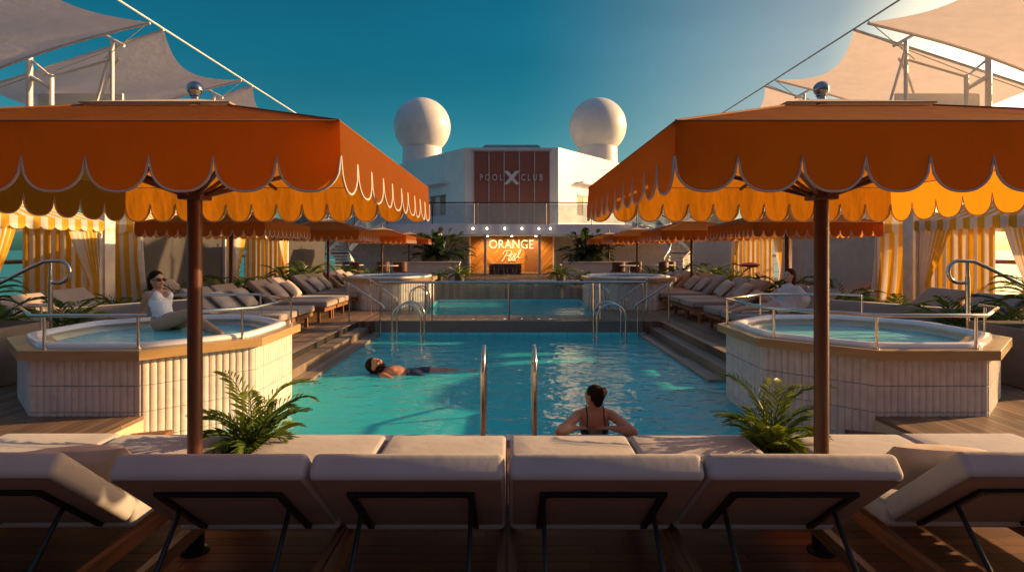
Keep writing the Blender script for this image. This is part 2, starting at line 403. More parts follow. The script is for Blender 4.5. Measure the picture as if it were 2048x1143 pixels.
for s in (-1, 1): m.poly([(s*x, y) for x, y in ((3.268, 4.6), (2.98, 4.6), (2.98, 5.13), (3.268, 5.02))], .003, .1)
struct(m.build('corner_step', M['deckx']))
struct(MB().box(-3.285, 3.285, 5.104, 5.26, -.3, .012).build('pool_coping', M['stone']))
struct(MB().box(-2.75, 2.75, 11.9, 11.975, -.6, .215).build('pool_end_wall', M['endwall']))
m = MB()
for s in (-1, 1):
    for i, (x0, x1, z) in enumerate(((2.89, 3.137, .085), (2.65, 2.89, -.04))):
        m.box(*sorted((s*x0, s*x1)), 7.70, 11.90, -.3, z)
    m.box(*sorted((s*3.1, s*3.2)), 7.72, 11.9, .2035, .212)
struct(m.build('pool_steps', M['step']))
WZ = -.075
m = MB()
m.box(-3.28, 3.28, 5.2, 12.0, -1.4, -1.2)
m.box(-3.28, 3.28, 5.22, 5.262, -1.2, -.3); m.box(-2.8, 2.8, 11.88, 11.898, -1.2, -.02)
struct(m.build('pool_basin', M['basin']))
m = MB()
for s in (-1, 1):
    m.box(*sorted((s*1.74, s*2.648)), 5.264, 11.878, -1.19, -.28); m.box(*sorted((s*2.648, s*3.28)), 5.264, 7.695, -1.19, -.28)
struct(m.build('pool_ledge', M['ledge']))
W0 = [(-3.28, 5.255), (3.28, 5.255), (3.28, 7.70), (2.655, 7.70), (2.655, 11.9), (-2.655, 11.9), (-2.655, 7.70), (-3.28, 7.70)]
struct(MB().add([(x, y, WZ) for x, y in W0], [tuple(range(8))]).build('pool_water', M['water']))
m = MB(); m.box(-2.1, 2.1, 13.1, 17.3, -.9, -.8)
for s in (-1, 1): m.box(*sorted((s*2.1, s*2.09)), 13.11, 17.29, -.8, .19)
m.box(-2.1, 2.1, 13.1, 13.11, -.8, .19); m.box(-2.1, 2.1, 17.29, 17.3, -.8, .19)
struct(m.build('plunge_basin', M['basin']))
struct(MB().add([(-2.09, 13.11, .13), (2.09, 13.11, .13), (2.09, 17.29, .13), (-2.09, 17.29, .13)], [(0,1,2,3)]).build('plunge_water', M['water']))
m = MB(); m.box(-2.2, 2.2, 17.302, 17.6, .203, .60); m.box(-2.3, 2.3, 17.27, 17.7, .60, .66)
tag(m.build('parapet_wall', M['step']), 'low brown timber wall at the far end of the second pool', 'wall')
# ------------------------------------------------------------------ parasols
def scal(n, L, fn, top, cusp, bot, per=14, rows=2):
    """vertical scalloped sheet; fn(t,z)->point along the edge, returns sheet MB and lower-edge path"""
    m = MB(); N = n*per; edge = []
    def low(i):
        x = abs((i % per)/per*2-1)
        return bot+(cusp-bot)*(1-max(0, 1-x**2.3)**(1/2.3))
    for j in range(rows):
        for i in range(N):
            pass
    vs = []; fs = []; uv = []
    for j in range(rows+1):
        for i in range(N+1):
            z = top+(low(i)-top)*j/rows; vs.append(fn(i/N, z))
    for j in range(rows):
        for i in range(N):
            a = j*(N+1)+i; fs.append((a, a+1, a+N+2, a+N+1)); u0, u1 = i/per, (i+1)/per
            uv.append(((u0, j), (u1, j), (u1, j+1), (u0, j+1)))
    m.add(vs, fs, uv)
    return m, [fn(i/N, low(i)) for i in range(N+1)]
def parasol(label, group, base, counts):
    t = thing('parasol', label, 'parasol', (0, 0, 0), group); h = 1.15; zr = 2.163-base; zb = 1.907-base; zc = 2.035-base; zv = 2.415-base
    MB().tube([(0, 0, 0), (0, 0, zv)], .039, 16).build('pole', M['wood'], t)
    MB().lathe([(.001, 0), (.075, 0), (.075, .01), (.05, .016), (.05, .12), (.04, .125)], 20).build('base_plate', M['dark'], t)
    MB().rbox(.13, .13, .055, .006, Matrix.Translation((0, 0, 2.0-base))).build('collar', M['wood'], t)
    m = MB(); q = .36
    for k in range(4):
        Rm = Matrix.Rotation(PI/2*k, 3, 'Z')
        def fn(u, v):
            e = h+(q-h)*v; x = (2*u-1)*e; sag = -.012*math.sin(PI*v)*(1-(2*u-1)**2)
            return Rm @ Vector((x, -e, zr+(zv-zr)*v+sag))
        m.grid(fn, 14, 8)
    m.build('canopy', M['orange'], t, 60)
    m = MB(); m.tube([(h*sx, h*sy, zr+.001) for sx, sy in ((-1, -1), (0, -1), (1, -1), (1, 0), (1, 1), (0, 1), (-1, 1), (-1, 0))], .0032, 5, True)
    for sx in (-1, 1):
        for sy in (-1, 1): m.tube([(sx*h, sy*h, zr+.003), (sx*q, sy*q, zv+.003)], .004, 5)
    m.build('seam', M['seam'], t, 60)
    for k in range(4):
        Rm = Matrix.Rotation(PI/2*k, 3, 'Z')
        def fv(u, z):
            o = .012*(zr-z)/(zr-zb)+.004*math.sin(u*37+k*2)*(zr-z)/(zr-zb)
            return Rm @ Vector(((2*u-1)*(h+.012*(zr-z)/(zr-zb)), -h-o*(1-abs(2*u-1)**8)-.012*(zr-z)/(zr-zb)*abs(2*u-1)**8, z))
        v, e = scal(counts[k], 2*h, fv, zr, zc, zb, 22 if base == 0 else 12)
        vo = v.build('valance', M['orange'], t, 60)
        tr = MB(); tr.tube(e, .0048, 5); tr.build('piping', M['trim'], vo, 180)
    m = MB(); q2 = .375
    for k in range(4):
        Rm = Matrix.Rotation(PI/2*k, 3, 'Z')
        m.grid(lambda u, v: Rm @ Vector(((2*u-1)*(q2*(1-v)+.03*v), -(q2*(1-v)+.03*v), 2.432-base+.10*v)), 8, 5)
        m.grid(lambda u, v: Rm @ Vector(((2*u-1)*q2, -q2, 2.432-base-.008*v)), 2, 1)
    m.build('vent_cap', M['vent'], t, 60)
    MB().lathe([(.001, 2.505-base), (.030, 2.505-base), (.024, 2.53-base), (.022, 2.55-base), (.030, 2.556-base)]+
               [(.0425*math.sin(R(a)), 2.596-base-.0425*math.cos(R(a))) for a in range(40, 180, 12)]+[(.001, 2.638-base)], 24).build('finial', M['chrome'], t)
    for k in range(8):
        a = PI/4*k; e = h*(1.0 if k % 2 == 0 else 1.414); d = Vector((math.cos(a), math.sin(a), 0))
        m = MB(); m.tube([d*.05+Vector((0, 0, zv-.05)), d*(e-.02)+Vector((0, 0, zr-.012))], .014, 6)
        m.tube([d*.06+Vector((0, 0, 2.0-base)), d*(e*.48)+Vector((0, 0, zr+.075))], .013, 6)
        m.build('rib', M['wood'], t)
    return t
PG = 'orange scalloped parasols round the pool'
pa = parasol('large orange scalloped parasol at left front, its right side sunlit, between loungers', PG, 0, (10, 10, 12, 10)); pa.location = (-1.765, 3.25, 0)
dup(pa, (1.755, 3.25, 0), 0, 'large orange scalloped parasol at right front, its right half under the sun glare')
pb = parasol('orange parasol standing between the left row loungers, just behind the left hot tub', PG, .2, (12, 12, 12, 12)); pb.location = (-5.45, 11.35, .2)
for s, y, x, lb in ((1, 11.35, 5.45, 'orange parasol standing just behind the woman in the white kaftan'),
                    (-1, 16.0, 5.0, 'second orange parasol along the left lounger row, counted from the camera'),
                    (1, 16.0, 5.05, 'second orange parasol along the right lounger row, counted from the camera'),
                    (-1, 22.6, 4.96, 'small orange parasol behind the left lounger row, near the far left hot tub'),
                    (1, 22.6, 5.0, 'small orange parasol behind the right lounger row, near the far right hot tub'),
                    (-1, 29.5, 5.1, 'farthest orange parasol on the left, in front of the big broad-leaved plant'),
                    (1, 29.5, 5.1, 'farthest orange parasol on the right, in front of the big broad-leaved plant')):
    dup(pb, (s*x, y, .2), 0, lb)
# ------------------------------------------------------------------ loungers
def lounger(label, group, cm='cushion', full=True):
    t = thing('sun_lounger', label, 'sun lounger', (0, 0, 0), group); a = R(40); u = Vector((0, -math.cos(a), math.sin(a))); n = Vector((0, math.sin(a), math.cos(a)))
    MB().rbox(.80, 1.13, .115, .03, Matrix.Translation((0, .575, .362)), 4, .012).build('seat_cushion', M[cm], t, 50)
    org = Vector((0, -.005, .35)); c = org+u*.335+n*.05
    Rm = Matrix.Translation(c) @ Matrix(((1, 0, 0), tuple((0, u.y, n.y)), tuple((0, u.z, n.z)))).to_4x4()
    MB().rbox(.80, .66, .11, .03, Rm, 4, .015).build('back_cushion', M[cm], t, 50)
    m = MB(); off = org-n*.014
    def bar(p, q, wd, th):
        p, q = Vector(p), Vector(q); d = (q-p).normalized(); sd = d.cross(n).normalized()
        vs = []
        for e in (p, q):
            for i, j in ((-1, -1), (1, -1), (1, 1), (-1, 1)): vs.append(e+sd*wd*i/2+n*th*j/2)
        m.add(vs, [(0,1,2,3), (7,6,5,4), (0,4,5,1), (1,5,6,2), (2,6,7,3), (3,7,4,0)])
    for s in (-1, 1): bar(off+Vector((s*.255, 0, 0)), off+u*.51+Vector((s*.255, 0, 0)), .028, .02)
    bar(off+u*.497+Vector((-.2405, 0, 0)), off+u*.497+Vector((.2405, 0, 0)), .03, .021)
    m.build('back_frame', M['dark'], t)
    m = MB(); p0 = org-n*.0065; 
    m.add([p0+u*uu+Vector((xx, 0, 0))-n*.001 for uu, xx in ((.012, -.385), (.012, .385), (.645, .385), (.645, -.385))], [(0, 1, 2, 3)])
    m.build('back_shade_panel', M['panelshade'], t)  # thin sheet under the backrest carrying its shade as a darker colour
    m = MB()
    for s in (-1, 1): m.box(s*.385-.02, s*.385+.02, -.62, 1.10, .215, .285)
    m.box(-.365, .365, 1.06, 1.10, .216, .284)
    for k in range(9): m.box(-.364, .364, .06+.11*k, .135+.11*k, .287, .3035)
    m.build('frame', M['teakrail'], t)
    for s in (-1, 1):
        for y in (.98, -.55): MB().rbox(.05, .06, .214, .006, Matrix.Translation((s*.385, y, .107))).build('leg', M['teakrail'], t)
        p = org+u*.30-n*.02; MB().tube([p+Vector((s*.245, 0, 0)), (s*.25, -.74, .012)], .011, 6).build('strut', M['dark'], t)
    return t
LG = 'cushioned loungers across the front'
lf = lounger('cushioned sun lounger just left of the middle gap, in front of the pool', LG); lf.location = (-.417, 2.85, 0)
for x, yy, rz, lb in ((-1.235, 0, .3, 'front sun lounger with its back just right of the left parasol pole and potted palm'), (.402, 0, -.2, 'cushioned sun lounger just right of the middle gap, below the woman in the black swimsuit'),
                  (1.215, 0, -.4, 'front sun lounger with its back just left of the right potted palm and parasol pole'), (-2.27, .02, .4, 'front sun lounger at bottom left, its cushion edge lit orange by the sun'),
                  (2.29, .03, -.5, 'front sun lounger at bottom right, its back cut by the picture edge'), (-3.10, .05, .2, 'outermost left front lounger, only its seat cushion seen beside the timber platform'),
                  (3.12, .05, .3, 'outermost right front lounger, only its seat cushion seen beside the timber platform')):
    dup(lf, (x, 2.85+yy, 0), R(rz), lb)
RL = 'loungers in rows beside the pool'
lr = lounger('first sun lounger of the left row, nearest the left hot tub', RL, 'cushion2')
ROWY = (9.75, 10.66, 12.15, 13.05, 14.55, 15.4, 17.0, 17.9)
ordn = ('first', 'second', 'third', 'fourth', 'fifth', 'sixth', 'seventh', 'eighth')
for i, y in enumerate(ROWY):
    for s in (-1, 1):
        side = 'left' if s < 0 else 'right'
        if i == 0: lb = 'sun lounger of the left row nearest the left hot tub' if s < 0 else 'sun lounger the woman in the white kaftan sits on'
        elif i == 7: lb = f'last sun lounger of the {side} row, nearest the far {side} hot tub'
        else: lb = f'{"sunlit" if s < 0 else "shaded"} cushioned lounger, {ordn[i]} in the {side} row from the camera'
        if i == 0 and s < 0: o = lr; o.location = (-4.85, y, .2); o.rotation_euler = (0, 0, -PI/2); o['label'] = lb
        else: dup(lr, (s*4.85, y, .2), -PI/2 if s < 0 else PI/2, lb)
for s, y, x, lb in ((-1, 8.25, 6.55, 'tan lounger in front of the left striped cabana, behind the curved handrail'), (-1, 9.4, 6.75, 'lounger beside a palm in front of the left cabana, behind the seated woman'),
                    (1, 8.3, 6.6, 'dark lounger in front of the right striped cabana, behind the curved handrail'), (1, 9.5, 6.75, 'dark lounger with raised back in front of the right cabana, next one beyond the handrail'),
                    (-1, 12.2, 6.9, 'lounger with raised back before the left grey screen'), (1, 12.2, 6.9, 'lounger with raised back before the right beige screen')):
    dup(lr, (s*x, y, .2), -PI/2 if s < 0 else PI/2, lb)
def pillow(label, sz=(.46, .46, .15)):
    m = MB(); 
    def fn(sg):
        def f(u, v):
            x, y = 2*u-1, 2*v-1; k = max(0, (1-abs(x)**2.6)*(1-abs(y)**2.6))**.55
            pin = 1-.07*(1-abs(x*y))*(abs(x)**4+abs(y)**4)
            return Vector((x*sz[0]/2*(1-.08*(1-y*y)*abs(x)), y*sz[1]/2*(1-.08*(1-x*x)*abs(y)), sg*sz[2]/2*k))
        return f
    m.grid(fn(1), 14, 14); m.grid(fn(-1), 14, 14)
    return tag(m.build('pillow', M['pillow'], None, 70), label, 'pillow', 'scatter pillows on loungers')
pl = pillow('beige pillow leaning on the bottom left lounger, lit by the sun')
def setp(o, loc, rx, rz): o.location = loc; o.rotation_euler = (rx, rnd.uniform(-.15, .15), rz)
setp(pl, (-2.03, 2.85, .615), R(-42), .08)
def pcopy(loc, rx, rz, lb):
    c = pl.copy(); COL.objects.link(c); c['label'] = lb; setp(c, loc, rx, rz)
pcopy((2.05, 2.86, .615), R(-42), -.12, 'beige pillow with frayed edge on the bottom right lounger')
for i, y in enumerate(ROWY):
    for s in (-1, 1):
        if s > 0 and i == 0: continue
        side = 'left' if s < 0 else 'right'
        pcopy((s*4.87, y+rnd.uniform(-.12, .12), .815), R(-44), s*PI/2, f'beige pillow on the {ordn[i]} lounger of the {side} row' if s < 0 else f'dark pillow on the {ordn[i]} lounger of the {side} row')
# ------------------------------------------------------------------ hot tubs
def octv(c, a):  # vertices of an octagon with apothem a, front edge parallel to X
    r = a/math.cos(PI/8); return [Vector((c[0]+r*math.cos(PI/8+PI/4*k), c[1]+r*math.sin(PI/8+PI/4*k), 0)) for k in range(8)]
def hot_tub(label, c, half, base, H, fl=.062):
    t = thing('hot_tub', label, 'hot tub', (c[0], c[1], base), 'octagonal hot tubs'); zt = base+H
    m = MB(); vo = octv(c, half-.095); rows = 3 if H < .9 else 4; rh = (H-.088)/rows
    for k in range(8):
        a, b = vo[k], vo[(k+1) % 8]; L = (b-a).length; d = (b-a)/L; n = Vector((d.y, -d.x, 0)); nf = max(4, round(L/fl)); prof = []
        for i in range(nf):
            jit = rnd.uniform(-.002, .002)
            for q in range(6):
                x = (q/6)*2-1; prof.append(a+d*(L*(i+q/6)/nf)+n*(.013*math.sqrt(max(0, 1-x*x))+jit))
        prof.append(b.copy())
        for r in range(rows):
            z0 = base+rh*r; z1 = z0+rh-.008; w_ = len(prof); back = -n*.02
            vs = [p+Vector((0, 0, z0)) for p in prof]+[p+Vector((0, 0, z1)) for p in prof]+[p-n*.012*1+Vector((0, 0, z1+.008)) for p in [a+d*L*i/(w_-1) for i in range(w_)]]
            fs = [(i, i+1, w_+i+1, w_+i) for i in range(w_-1)]+[(w_+i, w_+i+1, 2*w_+i+1, 2*w_+i) for i in range(w_-1)]
            m.add(vs, fs)
    m.build('tiled_wall', M['tile'], t, 25)
    def ring(m, loops, cap=False):
        n = len(loops[0]); vs = [p for l in loops for p in l]
        fs = [(i*n+k, i*n+(k+1) % n, (i+1)*n+(k+1) % n, (i+1)*n+k) for i in range(len(loops)-1) for k in range(n)]
        if cap: fs.append(tuple((len(loops)-1)*n+k for k in range(n)))
        return m.add(vs, fs)
    def ol(a, z): return [v+Vector((0, 0, z)) for v in octv(c, a)]
    m = MB(); ring(m, [ol(half-.11, zt-.086), ol(half, zt-.086), ol(half, zt-.004), ol(half-.004, zt), ol(half-.34, zt)]); m.build('rim', M['rim'], t, 25)
    def rl(a, z, rd):  # rounded octagon
        res = []
        for k in range(64):
            th = 2*PI*k/64; e = ((th+PI/8) % (PI/4))-PI/8; ro = a/math.cos(e); res.append(Vector((c[0]+math.cos(th)*(ro*(1-rd)+a*1.03*rd), c[1]+math.sin(th)*(ro*(1-rd)+a*1.03*rd), z)))
        return res
    m = MB(); o = half-.135
    L = [(0, .001, .25), (.003, .028, .25), (.02, .042, .25), (.07, .045, .3), (.105, .035, .35), (.125, .0, .4), (.16, -.10, .55), (.19, -.155, .6), (.22, -.17, .7)]
    loops = [rl(o-a, zt+z, rd) for a, z, rd in L]
    m2 = MB(); ring(m, loops); m.build('acrylic_lip', M['acryl'], t, 50)
    L = [(.22, -.17, .7), (.36, -.19, .8), (.44, -.22, .85), (.50, -.45, .9), (.54, -.58, 1.), (.9, -.60, 1.)]
    ring(m2, [rl(max(.02, o-a*half/1.3), zt+z, rd) for a, z, rd in L], True); m2.build('tub_bowl', M['tubfloor'], t, 50)
    wv = rl(o-.14, zt-.075, .5); MB().add(wv, [tuple(range(64))]).build('tub_water', M['tubwater'], t)
    return t
def rail(t, c, half, zt, path, posts, r=.017):
    m = MB()
    for seg in path: m.tube(seg, r, 10)
    o = m.build('handrail', M['steel'], t, 60)
    for p in posts:
        MB().tube([(p[0], p[1], zt), (p[0], p[1], p[2]-.012)], .013, 10).tube([(p[0], p[1], zt), (p[0], p[1], zt+.012)], .026, 12).build('rail_post', M['steel'], t, 40)
TC = {-1: (-3.80, 6.40), 1: (3.80, 6.40)}
for s in (-1, 1):
    c = TC[s]; lb = 'octagonal tiled hot tub at left with a woman sitting in it' if s < 0 else 'empty octagonal tiled hot tub at right, teal water under steel rails'
    t = hot_tub(lb, c, 1.30, -.24, 1.04); zt = .80; zr = 1.10
    V = [Vector((c[0]+s*v.x*-1, c[1]+v.y, 0)) for v in octv((0, 0), 1.20)]   # mirrored so that side +x faces the pool centre when s=-1
    # index: 0 pool-side far, 1 far pool, 2 far outer, 3 outer far, 4 outer near, 5 near outer, 6 near pool, 7 pool-side near
    up = Vector((0, 0, zr)); dn = Vector((0, 0, zr))
    if s < 0:
        p1 = [V[4].lerp(V[3], .35), V[4].lerp(V[5], .06), V[5], V[6].lerp(V[5], -.06)]
        p2 = [V[6].lerp(V[7], .45), V[7], V[0], V[1], V[2].lerp(V[3], .25)]
        paths = [[p+up for p in p1], [p+up for p in p2]]
        posts = [p1[0].lerp(p1[1], .2), V[5].lerp(V[6], .12), V[6].lerp(V[5], .03), V[7].lerp(V[6], .12), V[0], V[1].lerp(V[0], .1), V[2].lerp(V[1], .2), p2[-1]]
    else:
        p1 = [V[4].lerp(V[3], .25), V[4].lerp(V[5], .1), V[5], V[6], V[7], V[0], V[1], V[2], V[2].lerp(V[3], .3)]
        paths = [[p+up for p in p1]]
        posts = [p1[0].lerp(p1[1], .3), V[5].lerp(V[6], .1), V[6], V[7].lerp(V[6], .1), V[0], V[1], V[2].lerp(V[1], .15), p1[-1]]
    rail(t, c, 1.3, zt, paths, [(p.x, p.y, zr) for p in posts])
    # entry handrail standing on the outer deck
    hx = s*5.55; hy = 7.0
    h = thing('entry_handrail', ('curved steel entry handrail beside the left hot tub' if s < 0 else 'curved steel entry handrail beside the right hot tub'), 'handrail', (hx, hy, .2), 'curved entry handrails')
    q = []
    q += [Vector((hx+s*1.15, hy-.35, .86)), Vector((hx+s*.55, hy-.16, 1.25)), Vector((hx+s*.2, hy-.06, 1.47)), Vector((hx+s*.06, hy-.02, 1.545))]
    q += [Vector((hx-s*.10, hy, 1.42))+Vector((-s*math.sin(R(a))*.135*1.0, 0, math.cos(R(a))*.135)) for a in range(10, 171, 16)]
    q += [Vector((hx-s*.02, hy, 1.287))]
    MB().tube(q, .021, 10).build('curved_rail', M['steel'], h, 60)
    MB().tube([(hx, hy, .2), (hx, hy, 1.53)], .021, 10).tube([(hx, hy, .2), (hx, hy, .22)], .05, 14).tube([(hx, hy, .9), (hx, hy, 1.36)], .026, 10).build('rail_post', M['steel'], h, 40)
for s in (-1, 1):
    side = 'left' if s < 0 else 'right'
    hot_tub(f'farther {side} octagonal hot tub behind the glass balustrade', (s*3.1, 15.2), 1.16, .2, .77, .075)
# ------------------------------------------------------------------ pool ladders
def hoop(x0, x1, y, zt, zb0, zb1, r, axis='x'):
    w2 = abs(x1-x0)/2; c = (x0+x1)/2
    pts = [(-w2, zb0)]+[(w2*math.cos(R(a))*1.0, zt-w2+w2*math.sin(R(a))) for a in range(180, -1, -15)]+[(w2, zb1)]
    f = (lambda u, z: Vector((c+u, y, z))) if axis == 'x' else (lambda u, z: Vector((y, c+u, z)))
    return MB().tube([f(u, z) for u, z in pts], r, 10)
t = thing('pool_ladder', 'pair of steel ladder rails at the middle of the near pool edge', 'pool ladder', (0, 5.3, 0))
for x in (-.225, .225):
    hoop(5.02, 5.42, x, .815, .012, -.9, .021, 'y').build('ladder_rail', M['steel'], t, 60)
m = MB()
for z in (-.35, -.62): m.box(-.204, .204, 5.34, 5.44, z-.015, z+.015)
m.build('rung', M['steel'], t)
for s in (-1, 1):
    side = 'left' if s < 0 else 'right'
    t = thing('pool_ladder', f'arched double steel ladder at the far {side} corner of the main pool', 'pool ladder', (s*2.0, 11.0, -.42), 'corner pool ladders')
    for y, dx in ((10.9, 0), (11.35, 0)): hoop(s*2.2, s*1.66, y, .66, -.418, -1.1, .021).build('ladder_rail', M['steel'], t, 60)
    t = thing('pool_ladder', f'arched steel ladder at the {side} side of the second pool', 'pool ladder', (s*2.2, 13.6, .2), 'corner pool ladders')
    for y in (13.5, 13.95): hoop(s*2.32, s*1.92, y, .80, .2, -.5, .019).build('ladder_rail', M['steel'], t, 60)
# ------------------------------------------------------------------ glass balustrade and stair rails
t = thing('glass_balustrade', 'frameless glass balustrade with steel posts between the two pools', 'balustrade', (0, 12.05, .2))
px = [-2.68, -1.74, -1.60, 0.0, 1.76, 1.90, 2.80]
MB().tube([(-2.72, 12.05, 1.0), (2.84, 12.05, 1.0)], .028, 10).build('top_rail', M['steel'], t)
for x in px: MB().tube([(x, 12.05, .2), (x, 12.05, .98)], .021, 8).build('post', M['steel'], t)
for a, b in ((0, 1), (2, 3), (3, 4), (5, 6)): MB().box(px[a]+.03, px[b]-.03, 12.045, 12.055, .24, .95).build('glass_pane', M['glass'], t)
for s in (-1, 1):
    side = 'left' if s < 0 else 'right'
    for k, (y, x0, x1) in enumerate(((11.7, 3.25, 2.56), (13.3, 3.2, 2.6))):
        wh = 'pool steps' if k == 0 else 'second pool'
        t = thing('stair_handrail', f'sloping steel handrail at the {side} of the {wh}', 'handrail', (s*x0, y, .2), 'sloping stair handrails')
        zb = -.05 if k == 0 else .2
        MB().tube([(s*(x0+.03), y, 1.02), (s*x1, y, .56), (s*(x1-.03), y, .50)], .02, 10).build('sloping_rail', M['steel'], t, 60)
        MB().tube([(s*(x0-.02), y, .2), (s*(x0-.02), y, .99)], .018, 8).build('post', M['steel'], t); MB().tube([(s*(x1+.04), y, zb), (s*(x1+.04), y, .57)], .018, 8).build('post', M['steel'], t)
# ------------------------------------------------------------------ plants
def frond(m, base, az, elev, L, droop, ll, n, val):
    d = Vector((math.cos(az), math.sin(az), 0)); side = Vector((-math.sin(az), math.cos(az), 0)); pts = []; p = Vector(base); e = elev
    for i in range(n+1):
        pts.append(p.copy()); p = p+(d*math.cos(e)+Vector((0, 0, math.sin(e))))*(L/n); e -= droop/n*(1+i/n)
    m.tube(pts[::2] if n % 2 == 0 else pts, .004, 4, rs=[.005*(1-.7*i/(len(pts[::2])-1 if n % 2 == 0 else n)) for i in range(len(pts[::2]) if n % 2 == 0 else n+1)])
    for i in range(2, n+1):
        t = i/n; T = (pts[i]-pts[i-1]).normalized(); N = side.cross(T).normalized()
        if N.z < 0: N = -N
        l = ll*(math.sin(PI*min(1, .25+t*.72))**.7)*rnd.uniform(.85, 1.1); w_ = .0065*L/.5
        for sg in (-1, 1):
            dr = (side*sg*.80+T*(.75+.6*t)+N*rnd.uniform(.05, .3)).normalized(); a = pts[i]; md = a+dr*l*.5; tp = a+dr*l+Vector((0, 0, -.22*l)); wv = T*w_
            m.add([a, md-wv, tp, md+wv], [(0, 1, 2), (0, 2, 3)], None, max(.01, min(1, val+rnd.uniform(-.2, .2))))
def palm_crown(n, L, ll, z0, seed, seg=20, up=1.2, sp=1.15, nar=.5):
    global rnd
    keep = rnd; rnd = random.Random(seed); m = MB()
    for k in range(n):
        f = k/n; az = k*2.39996+rnd.uniform(-.3, .3); el = up-sp*f+rnd.uniform(-.15, .15)
        frond(m, (math.cos(az)*.02, math.sin(az)*.02, z0), az, el, L*rnd.uniform(.85, 1.1)*(1.25-nar*f)*(1.22 if nar > .8 and k < 4 else 1), rnd.uniform(.8, 1.6), ll, seg, rnd.choice((.1, .2, .35, .5, .9)))
    rnd = keep; return m
def pot(r, h, mt, t):
    MB().lathe([(.01, 0), (r*.78, 0), (r*.8, .02), (r, h-.03), (r*1.04, h-.03), (r*1.04, h), (r*.93, h), (r*.9, h-.04)], 24).build('pot', M[mt], t, 40)
    MB().lathe([(.001, h-.045), (r*.91, h-.045)], 20).build('soil', M['soil'], t)
def palm(label, group, seed, n, L, ll, ph, pr, mt, seg=20, up=1.25, sp=1.15, nar=.5):
    t = thing('potted_palm', label, 'palm', (0, 0, 0), group); pot(pr, ph, mt, t)
    palm_crown(n, L, ll, ph-.04, seed, seg, up, sp, nar).build('crown', M['leaf'], t, flat=True)
    return t
PP = 'potted palms around the pool deck'
p1 = palm('large potted palm at the foot of the left front parasol', PP, 3, 24, .55, .17, .34, .13, 'potd', 20, 1.62, 1.0, .9); p1.location = (-1.74, 3.92, 0)
p2 = palm('large potted palm at the foot of the right front parasol', PP, 8, 23, .53, .165, .34, .13, 'pot', 20, 1.62, 1.0, .9); p2.location = (1.78, 3.92, 0)
ps = [palm('x', PP, 20+i, (20, 22, 18)[i], (.62, .55, .5)[i], .19, .34, .17, ('potd', 'pot', 'potd')[i], 14, 1.3) for i in range(3)]
spots = [(-1, -5.95, 6.5, .85, 1.0, 0, 'potted palm on the cream planter at the left picture edge'), (1, 5.95, 6.5, .85, 1.1, 0, 'potted palm on the dark planter at the right picture edge'),
 (-1, -6.05, 7.9, .2, 1.2, 1, 'bright green palm just right of the left curved handrail'), (1, 6.1, 7.9, .2, 1.2, 1, 'palm just left of the right curved handrail'),
 (-1, -6.85, 7.7, .2, 1.2, 0, 'dark palm just left of the left curved handrail'), (1, 6.9, 7.7, .2, 1.25, 0, 'dark palm just right of the right curved handrail'),
 (-1, -6.25, 9.3, .2, 1.0, 2, 'dark palm beside the seated woman, before the striped curtain'), (1, 6.25, 9.2, .2, 1.0, 2, 'dark palm before the right striped side curtain'),
 (-1, -6.15, 10.9, .2, 1.15, 1, 'palm just right of the white-swimsuit woman, before the grey screen'), (1, 6.2, 10.8, .2, 1.05, 1, 'palm on the right before the beige screen, among dark loungers'),
 (-1, -6.1, 12.7, .2, 1.1, 0, 'palm by the second left parasol pole'), (1, 6.1, 12.7, .2, 1.1, 0, 'palm behind the woman in the white kaftan'),
 (-1, -6.15, 14.0, .2, 1.2, 2, 'palm in front of the far left striped cabana'), (1, 6.2, 14.0, .2, 1.1, 2, 'palm in front of the far right striped cabana'),
 (-1, -6.3, 16.4, .2, 1.2, 1, 'palm behind the middle of the left lounger row'), (1, 6.4, 16.4, .2, 1.2, 1, 'palm behind the middle of the right lounger row, beside a red bloom'),
 (-1, -6.4, 18.2, .2, 1.35, 0, 'palm behind the last loungers of the left row'), (1, 6.4, 18.2, .2, 1.3, 0, 'palm behind the last loungers of the right row'),
 (-1, -6.0, 20.4, .2, 1.5, 2, 'tall palm at the far end of the left lounger row'), (1, 6.0, 20.4, .2, 1.5, 2, 'tall palm at the far end of the right lounger row'),
 (-1, -4.75, 19.6, .2, 1.25, 1, 'yellow green plant behind the far left hot tub'), (1, 4.75, 19.0, .2, 1.35, 1, 'yellow green plant beside the far right hot tub'),
 (-1, -2.05, 24, .2, 1.25, 0, 'palm in front of the bar left of its white column'), (1, 2.2, 24.5, .2, 1.2, 0, 'palm in front of the bar right of its white column'),
 (-1, -3.0, 25, .2, .9, 2, 'low potted plant by the left end of the bar front'), (1, 3.2, 25, .2, .9, 2, 'low potted plant by the right end of the bar front')]
first = [True]*3
for k, (s, x, y, z, sc, i, lb) in enumerate(spots):
    o = ps[i]; sc *= 1.18 if 6 <= k < 18 else (.72 if k < 2 else 1)
    if first[i]: first[i] = False; o.location = (x, y, z); o.scale = (sc,)*3; o['label'] = lb
    else: dup(o, (x, y, z), k*1.7, lb, sc)
for s in (-1, 1):
    t = thing('planter', ('cream planter box at the left picture edge' if s < 0 else 'dark planter box at the right picture edge'), 'planter', (s*5.95, 6.5, .2))
    MB().rbox(.95, .8, .64, .02, Matrix.Translation((s*5.95, 6.5, .52))).build('box', M['planter'], t)
    MB().box(s*5.95-.42, s*5.95+.42, 6.15, 6.85, .84, .848).build('soil', M['soil'], t)
m = MB()
t = thing('red_bloom_plant', 'red flat bloom on a stem among the right row palms', 'flower', (6.5, 15.6, .2))
MB().lathe([(.001, 1.2), (.2, 1.22), (.26, 1.27), (.16, 1.31), (.001, 1.33)], 16, (6.5, 15.6, 0)).build('bloom', M['flower'], t)
